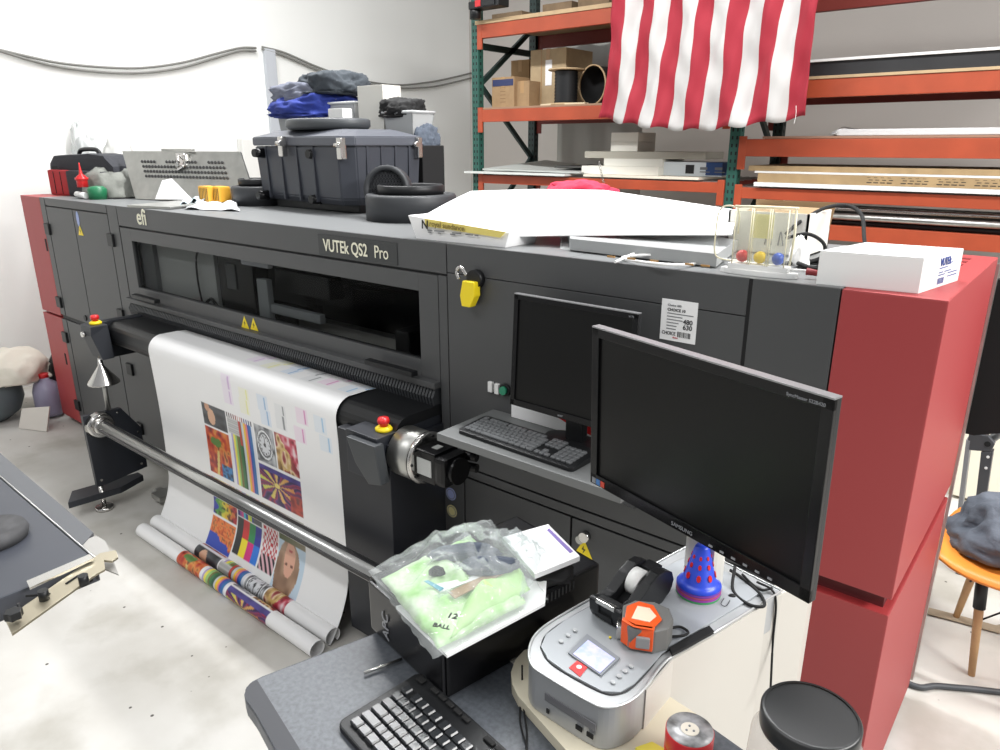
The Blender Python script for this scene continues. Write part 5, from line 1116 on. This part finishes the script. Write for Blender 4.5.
# cartons on the middle left shelf
def carton(name, px0, px1, pyb, pyt, y, d, m, label, zb=2.222, tape=True):
    a_, c_ = at(px0,pyb,y=y), at(px1,pyb,y=y); t_ = at((px0+px1)/2,pyt,y=y)
    t = thing(name, label, 'carton', ((a_.x+c_.x)/2,y+d/2,zb)); obj('carton_body', box(B(), a_.x,c_.x,y,y+d,zb,t_.z,.003), m, t)
    xm = (a_.x+c_.x)/2; obj('packing_tape', box(B(), xm-.02,xm+.02,y-.0015,y+d*.9,t_.z-.10,t_.z+.0015), M('brown_tape', (168,134,92), .35), t) if tape else None
    return t, a_.x, c_.x, t_.z
t, x0, x1, zt = carton('cardboard_box', 492, 514, 108, 77, 5.42, .34, CARD, 'square cardboard box with a dark blue band, leftmost on the middle shelf')
obj('blue_band', box(B(), x0+.01,x1-.01,5.417,5.42,zt-.075,zt-.02), M('navy_print', (44,52,92), .6), t)
b = B()
for k in range(5): box(b, (x0+x1)/2-.03,(x0+x1)/2+.03,5.418,5.42,2.27+k*.03,2.274+k*.03)
obj('small_print', b, M('brown_ink', (120,92,64), .7), t)
t, x0, x1, zt = carton('cardboard_box', 515, 529, 107, 81, 5.46, .3, CARD, 'narrow cardboard box between the blue-banded box and the tall carton')
carton('cardboard_box', 511, 529, 82, 60, 5.80, .28, M('dark_cardboard', (150,122,86), .85), 'cardboard box standing behind, just above the narrow one', 2.222)
t, x0, x1, zt = carton('tall_cardboard_box', 530, 565, 106, 49, 5.62, .42, CARD2, 'tall cardboard box with a white label on the middle left shelf')
obj('white_label', box(B(), x0+.17,x0+.24,5.616,5.62,zt-.30,zt-.09), PAPER, t)
obj('corner_seam', box(B(), x0+.12,x0+.128,5.617,5.62,2.23,zt-.005), M('brown_tape', None), t)
# cable reels
rl = thing('cable_reel', 'upright reel wound with black cable, between the tall carton and the lying reel', 'cable reel', (-3.77,5.46,2.222))
b = B(); cyl(b, (-3.77,5.46,2.222), (-3.77,5.46,2.24), .14, n=32); obj('flange', b, WOOD, rl); b = B(); cyl(b, (-3.77,5.46,2.50), (-3.77,5.46,2.512), .155, n=32); obj('flange', b, WOOD, rl)
b = B(); lathe(b, [(.095+.006*(k%2),2.24+k*.013) for k in range(21)], (-3.77,5.46,0), 32); obj('wound_cable', b, BLK, rl)
p = at(593,86,y=5.62); rr = Matrix.Rotation(R(90),4,'X') @ Matrix.Rotation(R(-14),4,'Y')
rl = thing('cable_reel', 'black hollow cable reel with a pale rim lying next to the flag', 'cable reel', (p.x,5.62,2.222))
rz2 = .165
b = B(); lathe(b, [(rz2*.93,0),(rz2,0),(rz2,.012),(rz2*.93,.012),(rz2*.93,0)], (0,.0,rz2), 40, rr); lathe(b, [(rz2*.93,-.26),(rz2,-.26),(rz2,-.245),(rz2*.93,-.245)], (0,0,rz2), 40, rr); obj('rim', b, WOOD, rl, world=False)
b = B(); lathe(b, [(0,-.15),(rz2*.92,-.15),(rz2*.93,.006)], (0,0,rz2), 40, rr); obj('drum', b, SOOT, rl, world=False)
flat('wood_strip', -3.95,-3.5,5.34,5.40,2.2225,2.236, M('pale_strip', (206,190,160), .7), 'pale wooden strip lying in front of the cable reels', 'wood strip')
# lower left shelf: sheets and boxes
def sheetpx(name, pxs, z, t, m, label, cat='sheet', y=None): b = B(); prism(b, [tuple(p) for p in pxs], (0,0,-t)); return one(name, b, m, label, cat)
zl = 1.648
flat('foam_board', -4.74,-3.60,5.22,6.0,zl,zl+.018, M('pale_board', (206,210,206), .6), 'wide pale board sticking out at the left end of the lower shelf', 'board')
b = B(); prism(b, [(-4.60,5.32,zl+.03),(-3.50,5.30,zl+.022),(-3.45,5.95,zl+.03),(-4.35,5.98,zl+.10)], (0,0,.012)); one('grey_sheet', b, M('grey_board', (176,180,176), .6), 'grey sheet tilted on top of the wide pale board', 'sheet')
flat('dark_sheet', -3.9,-3.45,5.5,6.1,zl+.06,zl+.075, M('dark_board', (66,66,64), .6), 'dark sheet lying behind the tilted grey sheet', 'sheet')
flat('white_panel_stack', -3.45,-2.42,5.28,5.95,zl,zl+.02, M('ivory_board', (214,206,190), .6), 'thin ivory board under the white boxes on the lower shelf', 'board')
flat('white_box', -3.52,-2.80,5.36,5.8,zl+.021,zl+.085, M('box_offwhite', (224,222,212), .6), 'long low white box on the lower shelf behind the chain', 'box')
flat('white_box', -3.34,-2.80,5.42,5.8,zl+.086,zl+.145, M('box_offwhite', None), 'second low white box stacked on the long one', 'box')
flat('grey_tray', -3.56,-2.46,5.46,5.8,zl+.146,zl+.20, M('tray_grey', (168,164,152), .6), 'long grey tray below the two small white boxes', 'tray')
x_ = at(611,140,y=5.5).x; x2 = at(638,140,y=5.5).x
flat('white_box', x_,x2,5.5,5.8,zl+.201,zl+.275, M('box_offwhite', None), 'lower of two small white boxes on the grey tray', 'box', .004)
flat('white_box', x_,x2,5.5,5.8,zl+.276,zl+.35, M('box_offwhite', None), 'upper of two small white boxes on the grey tray', 'box', .004)
t = thing('paper_ream_box', 'white and blue flat carton with a dark picture at the right of the lower shelf', 'carton', (-2.62,5.6,zl+.02))
xa, xb = at(663,160,y=5.45).x, at(723,160,y=5.45).x
obj('carton_body', box(B(), xa,xb,5.45,5.75,zl+.021,zl+.125,.003), M('pale_blue_white', (218,226,230), .5), t)
b = B(); box(b, xb-.13,xb+.001,5.448,5.75,zl+.03,zl+.1255); obj('blue_end', b, M('blue_print', (40,74,130), .5), t)
b = B(); box(b, xa+.20,xa+.27,5.447,5.45,zl+.04,zl+.105); obj('picture_square', b, BLACKINK, t)
b = B()
for k in range(2): box(b, xa+.32+k*.12,xa+.40+k*.12,5.447,5.45,zl+.05,zl+.058); box(b, xa+.32+k*.12,xa+.38+k*.12,5.447,5.45,zl+.07,zl+.09)
obj('small_print', b, GREYINK, t)
b = B(); c0 = at(599,163,y=5.27)
for k in range(9): p = c0+Vector((.012*k*.6,0,-.022*k)); tube(b, [p+Vector((0,0,.012)), p+Vector((.008,0,0)), p+Vector((0,0,-.012)), p+Vector((-.008,0,0))], .0022, closed=True, n=6)
one('hanging_chain', b, STEEL, 'short steel chain hanging from the lower left shelf', 'chain')
# right bay contents
flat('black_sheets', -2.05,.2,5.32,6.1,2.333,2.42, M('black_board', (40,40,42), .5, var=.3, scale=4), 'stack of black sheets on the upper shelf of the right bay', 'sheets')
flat('white_sheet_board', -1.75,.2,5.30,6.05,2.421,2.437, M('sheet_white', (222,222,220), .5), 'white sheet lying on the black sheets', 'sheet')
flat('brown_board', -1.98,.2,5.31,6.1,1.942,1.958, M('brown_board', (150,118,98), .6), 'thin brown board on the middle shelf of the right bay', 'board')
b = B(); box(b, -1.50,.2,5.36,6.0,1.96,2.0,.006); p = at(836,130,y=5.4); lump(b, (-1.50,5.6,1.965), .07,.2,.05, 81, .12, flat=.1); one('wrapped_bundle', b, M('wrap_white', (206,206,206), .3, bump=.4, bscale=30), 'long bundle wrapped in shiny white film on the middle right shelf', 'bundle')
for k, (x_0, z_0, z_1, m_, lb) in enumerate(((-1.99,1.62,1.648,M('sheet_white', None),'lowest white board of the stack under the printed cardboard'),(-1.97,1.649,1.71,M('kraft', (168,142,104), .8, var=.2, scale=9),'thick kraft cardboard sheets with dark printing in the right bay'),(-2.0,1.711,1.724,M('sheet_white', None),'white board sandwiched between kraft cardboard sheets'),(-2.05,1.725,1.76,M('kraft', None),'topmost kraft cardboard sheet in the lower right bay'))):
    o = flat('stacked_board', x_0,.2,5.26+.01*k,6.0,z_0,z_1, m_, lb, 'board')
    if k == 1:
        b = B()
        for q in range(26):
            xx = -1.25+q*.04; 
            if q % 5 != 4: box(b, xx,xx+.03,5.2685,5.2695,1.665,1.67); box(b, xx+.01,xx+.034,5.2685,5.2695,1.682,1.686); box(b, xx,xx+.02,5.2685,5.2695,1.698,1.70)
        obj('dark_print', b, BLACKINK, o)
# pipes on the low beam at the right
for k, (z_, r_, m_) in enumerate(((1.44,.022,ALU),(1.40,.02,BLK),(1.485,.016,STEEL))):
    cyl(b := B(), (-1.9,5.30+k*.05,z_+.0), (.3,5.30+k*.05,z_), r_, n=16); one('long_pipe', b, m_, ['light metal pipe lying along the low right rack beam','black pipe lying along the low right rack beam','thin bright pipe above the others on the low right beam'][k], 'pipe')
flat('dark_sheets', -1.95,.25,5.50,6.1,1.382,1.46, M('dark_board', None), 'dark sheets behind the pipes on the low right beam', 'sheets')
flat('lower_goods', -1.0,.25,5.40,6.0,.655,1.0, CARD, 'brown carton on the bottom right shelf beyond the printer', 'carton')
# wrapped goods behind the left bay: pale plastic sheeting on the wall
b = B(); g = []
for j in range(9):
    g.append([b.verts.new((-4.55+i*.09, 6.45+.03*math.sin(i*1.7+j*.6)+.03*noise.noise(Vector((i*.5,j*.4,1))), .005+j*.355)) for i in range(12)])
for a_, c_ in zip(g, g[1:]):
    for k in range(11): f = b.faces.new((a_[k],a_[k+1],c_[k+1],c_[k])); f.smooth = True
o = one('plastic_sheeting', b, M('grey_plastic_sheeting', (176,176,170), .3, bump=.3, bscale=6), 'pale rumpled plastic sheeting hanging behind the left rack bay', 'sheeting'); sd = o.modifiers.new('s','SOLIDIFY'); sd.thickness = .004
# ================================================================== FLAG
FY = 5.02; fx0, fx1 = -3.15, -1.68; FZ1 = 4.45
RF, WF, BF = M('flag_red', (150,32,48), .8), M('flag_white', (186,184,182), .8), M('flag_blue', (40,50,110), .75)
b = B(); nx, nz = 104, 60; g = []
for j in range(nz+1):
    w = j/nz; row = []
    for i in range(nx+1):
        u = i/nx; ub = u-.5
        zb = 2.0+.30*abs(ub)**1.6*(1.0 if ub < 0 else .72)-.0+.012*math.sin(u*40)
        xt = fx0+.01+(fx1-fx0-.03)*u; xb = fx0-.03+(fx1-fx0+.06)*u
        z_ = zb+(FZ1-zb)*w; x = xb+(xt-xb)*w+.02*math.sin(w*9+u*2)+.09*min(1,(z_-2.0)/.85)
        yy = FY+.02*math.sin(u*34+w*9)+.016*math.sin(u*13-w*9+1)+.009*math.sin(u*70-w*26)+.006*math.sin(w*60+u*40)+.05*(noise.noise(Vector((u*6,w*7,3))))*(1-w*.5)
        row.append(b.verts.new((x,yy,z_)))
    g.append(row)
for j in range(nz):
    for i in range(nx):
        f = b.faces.new((g[j][i],g[j][i+1],g[j+1][i+1],g[j+1][i])); f.smooth = True
        f.material_index = 2 if (j > nz*.66 and i < nx*7/13) else ((i*13//nx) % 2)
cx = (fx0+fx1)/2
fg = thing('flag', 'red and white striped flag hanging vertically in front of the pallet rack', 'flag', (cx,FY,2.0))
o = obj('flag_cloth', b, [RF,WF,BF], fg); sd = o.modifiers.new('s','SOLIDIFY'); sd.thickness = .001
obj('flag_rod', cyl(B(), (fx0-.05,FY,FZ1+.01), (fx1+.1,FY,FZ1+.01), .012), STEEL, fg)
obj('hem_thread', tube(B(), [(fx1+.005,FY,2.14),(fx1+.01,FY,2.08),(fx1+.004,FY,2.03)], .0015), WHITE, fg)
struct('beam_1', box(B(), -3.4,-1.0,5.0,5.1,4.48,4.6), GRND)
b = B()
for x in (-3.1,-1.7): cyl(b, (x,5.03,4.46), (x,5.03,4.49), .006)
obj('hanger_hook', b, STEEL, fg)
# ================================================================== LEFT WALL: conduit and sagging wires
cp = at(262,48,x=-6.57); cy0 = cp.y
struct('trim_1', box(B(), -6.60,-6.56,cy0+.02,cy0+.14,0,cp.z,.004), M('conduit_grey', (182,186,192), .5))
wm = M('wire_grey', (120,120,116), .6)
for k, (dz0, lb) in enumerate(((0,'upper grey wire sagging along the white left wall'),(-.03,'lower grey wire sagging along the white left wall'))):
    pts_ = [at(x,y+(0 if k == 0 else e),x=-6.57) for x, y, e in ((-30,43,0),(0,50,1),(30,57,3),(60,63,4),(100,67,5),(140,68,5),(180,63,5),(215,54,4),(240,48,3),(256,48,3))]
    b = B(); tube(b, pts_, .011, n=6)
    pts_ = [at(x,y+(0 if k == 0 else e),x=-6.57) for x, y, e in ((262,47,2),(285,53,3),(320,68,3),(355,79,3),(395,85,3),(430,82,5),(455,77,5),(471,73,5))]
    tube(b, pts_, .011, n=6); one('wall_wire', b, wm, lb, 'wire')
b = B(); p = at(246,152,x=-6.55); box(b, -6.59,-6.5,p.y-.06,p.y+.10,.002,p.z+.12,.01); one('white_strip', b, M('strip_white', (222,222,218), .5), 'slim white strip leaning on the wall beside the metal panel', 'strip')
# ================================================================== RIGHT BACKGROUND: chair, frame, goods
ch = thing('shell_chair', 'orange shell chair on wooden legs with a grey garment on the seat', 'chair', (-.01,3.0,0))
OR = M('orange_shell', (244,150,62), .4)
sz = .45
b = B(); g = []
for j in range(11):
    row = []
    for i in range(11):
        u, w = i/10-.5, j/10-.5; r_ = min(1, (abs(u*2)**4+abs(w*2)**4)**.25); s_ = 1
        x = u*.50*(1-.12*abs(w*2)**3); y = w*.46*(1-.12*abs(u*2)**3)
        row.append(b.verts.new((x, y, sz+.06*(abs(u*2)**3)*.6-.035*max(0,-w*2)**3+.02*(abs(w*2)**2))))
    g.append(row)
for a_, c_ in zip(g, g[1:]):
    for k in range(10): f = b.faces.new((a_[k],a_[k+1],c_[k+1],c_[k])); f.smooth = True
se = obj('seat', b, OR, ch, world=False); sd = se.modifiers.new('s','SOLIDIFY'); sd.thickness = .012
b = B(); g = []
for j in range(8):
    w = j/7; row = []
    for i in range(11):
        u = i/10-.5; row.append(b.verts.new((.21+.09*w-.10*(abs(u*2)**2), u*.46*(1-.1*w), sz+.02+.36*w)))
    g.append(row)
for a_, c_ in zip(g, g[1:]):
    for k in range(10): f = b.faces.new((a_[k],a_[k+1],c_[k+1],c_[k])); f.smooth = True
bo = obj('backrest', b, OR, ch, world=False); sd = bo.modifiers.new('s','SOLIDIFY'); sd.thickness = .012
LW = M('beech_wood', (206,164,118), .55, var=.12, scale=20)
tops_ = [(-.09,-.09),(-.11,.10),(.12,-.08),(.10,.11)]; feet = [(-.05,-.14),(-.155,.22),(.26,-.14),(.19,.23)]
for (tx,ty),(fx,fy) in zip(tops_, feet):
    lg_ = obj('leg', cyl(B(), (fx,fy,0), (tx,ty,.43), .012, .019), LW, ch, world=False)
    m0 = Vector((fx,fy,0)).lerp(Vector((tx,ty,.43)), .62); obj('leg_bracket', cyl(B(), m0, (tx,ty,.435), .021, .021, n=12), BLK, lg_, world=False)
b = B()
for p_, q_ in ((0,1),(1,0),(0,2),(2,0),(1,3),(3,1),(0,3),(1,2)):
    A_ = Vector((*tops_[p_],.40)); f_ = Vector((*feet[q_],0)).lerp(Vector((*tops_[q_],.43)), .5); cyl(b, A_, f_, .0035, n=8)
obj('wire_brace', b, SOOT, ch, world=False)
b = B(); lump(b, (-.01,3.05,sz+.02), .22,.19,.17, 91, .12, sub=5, flat=.03, ridge=4); one('grey_garment', b, M('washed_grey_cloth', (98,104,114), .9, bump=.4, bscale=40), 'crumpled dark grey garment on the orange chair seat', 'garment')
b = B(); sphere(b, (-.16,3.42,.08), .08, sz=1); bmesh.ops.delete(b, geom=b.verts[:], context='VERTS')
cyl(b, (-.36,3.28,.09), (-.32,3.31,.09), .085, n=28); cyl(b, (-.37,3.275,.09), (-.31,3.315,.09), .03); one('caster_wheel', b, SOOT, 'black rubber wheel on the floor behind the chair leg', 'wheel')
b = B(); tube(b, [(-.6,2.75,.012), at(905,682,z=.012), at(940,686,z=.012), at(1000,692,z=.012), (.5,3.05,.012)], .011); one('floor_cable', b, M('cable_grey', (70,74,78), .5), 'dark grey cable running over the floor beyond the red printer end', 'cable')
b = B(); pts_ = [at(922,613,z=.006), at(960,623,z=.006), at(1000,634,z=.006), Vector((.6,4.1,.006))]; 
for p_, q_ in zip(pts_, pts_[1:]): prism(b, [p_, q_, q_+Vector((-.02,.05,0)), p_+Vector((-.02,.05,0))], (0,0,.004))
one('floor_strip', b, M('brown_strip', (150,136,116), .7), 'narrow brown strip across the floor under the orange chair', 'strip')
fr = thing('steel_frame', 'grey folded steel frame with drilled side plate standing behind the orange chair', 'frame', (-.1,3.6,0))
GM = M('gunmetal', (88,90,94), .45, .4); LGM = M('light_metal', (160,164,168), .4, .5)
Yf = 3.6
def q(px, py, y=Yf): return at(px,py,y=y)
b = B(); prism(b, [q(981,452),q(993,452),q(984,512),q(974,512)], (0,.05,0), .003); bb = q(980,512); prism(b, [(bb.x-.03,Yf,bb.z),(bb.x+.03,Yf,bb.z),(bb.x+.01,Yf,0),(bb.x-.04,Yf,0)], (0,.05,0)); obj('upright', b, GM, fr)
b = B(); prism(b, [q(966,440),q(971,440),q(962,512),q(957,512)], (0,.05,0), .003); obj('upright', b, LGM, fr)
b = B(); prism(b, [q(969,433),q(988,436),q(995,444),(q(991,452)),q(966,450)], (0,.03,0), .004); obj('side_plate', b, GM, fr)
b = B(); 
for px, py, r_ in ((987.5,444,.012),): c = q(px,py); cyl(b, (c.x,Yf-.002,c.z), (c.x,Yf+.002,c.z), r_)
obj('plate_hole', b, SOOT, fr)
b = B()
for px, py in ((988,457),(986,468)): c = q(px,py); cyl(b, (c.x,Yf-.003,c.z), (c.x,Yf+.0,c.z), .006)
obj('rivet', b, WHITE, fr)
b = B(); cyl(b, q(974,436,3.62), q(1010,408,3.62), .018); cyl(b, q(990,440,3.66), q(1020,420,3.66), .018); obj('diagonal_tube', b, LGM, fr)
one('black_panel', (lambda b: (prism(b, [q(985,262,2.9),q(1020,262,2.9),q(1010,440,2.9),q(966,440,2.9)], (0,.04,0)), b)[-1])(B()), SOOT, 'tall black panel leaning behind the red printer end', 'panel') if 0 else None
pb = [Vector((-.205,2.66,.0)), Vector((-.19,2.66,0))]
b = B(); prism(b, [(-.30,2.72,.98),(-.20,2.72,.98),(.12,2.72,1.10),(.12,2.72,1.50),(-.30,2.72,1.50)], (0,.03,0)); t = one('black_board', b, SOOT, 'black board standing behind the back edge of the red printer end', 'board')
b = B(); box(b, -.30,-.27,2.72,2.75,.0,.985); obj('board_foot', b, SOOT, t)
b = B(); box(b, .10,.12,2.72,2.75,.0,1.10); obj('board_foot', b, SOOT, t)
b = B(); x_ = q(1000,470,4.6).x; box(b, q(955,470,4.6).x,x_+.6,4.5,4.9,.0,.32,.004); one('low_carton', b, CARD2, 'pale brown carton on the floor beyond the orange chair', 'carton')
b = B(); box(b, q(958,470,4.6).x,x_+.6,4.46,4.494,.02,.75,.003); one('white_board', b, M('cream_board', (232,226,208), .6), 'cream board standing on the floor behind the grey steel frame', 'board')
b = B(); prism(b, [q(945,440,3.1),q(952,428,3.1),q(948,470,3.1),q(940,475,3.1)], (0,.02,0)); one('white_bag', b, PAPER, 'small white bag showing behind the rear edge of the red printer end', 'bag')
# ================================================================== LIGHT
w = bpy.data.worlds.new('world'); bpy.context.scene.world = w; w.use_nodes = True
w.node_tree.nodes['Background'].inputs[0].default_value = (.975,.985,1,1); w.node_tree.nodes['Background'].inputs[1].default_value = .44
def area(name, loc, rot, sx, sy, e, col=(1,1,1)):
    l = bpy.data.lights.new(name, 'AREA'); l.shape = 'RECTANGLE'; l.size = sx; l.size_y = sy; l.energy = e; l.color = col
    o = bpy.data.objects.new(name, l); C.objects.link(o); o.location = loc; o.rotation_euler = rot; return o
area('ceiling_strip_light', (-2.6,2.82,4.5), (0,0,0), 6.5, .25, 350, (1,1,1))
area('ceiling_strip_light', (-2.0,-1.2,4.6), (0,0,0), 5, .3, 110, (1,1,1))
area('ceiling_strip_light', (3.4,2.4,3.9), (0,R(48),0), .6, 4, 340, (1,.99,.97))
# lettering becomes plain mesh
bpy.context.view_layer.update(); dg = bpy.context.evaluated_depsgraph_get()
for o in [o for o in bpy.data.objects if o.type == 'FONT']:
    me = bpy.data.meshes.new_from_object(o.evaluated_get(dg)); n_ = bpy.data.objects.new('lettering', me); C.objects.link(n_)
    n_.parent = o.parent; n_.location = o.location; n_.rotation_euler = o.rotation_euler; n_.scale = o.scale; bpy.data.objects.remove(o)
sc = bpy.context.scene
sc.view_settings.view_transform = 'Standard'; sc.view_settings.look = 'None'; sc.view_settings.gamma = 1; sc.view_settings.use_curve_mapping = False
sc.view_settings.exposure = -.04
sc.cycles.max_bounces = 8; sc.cycles.transparent_max_bounces = 16
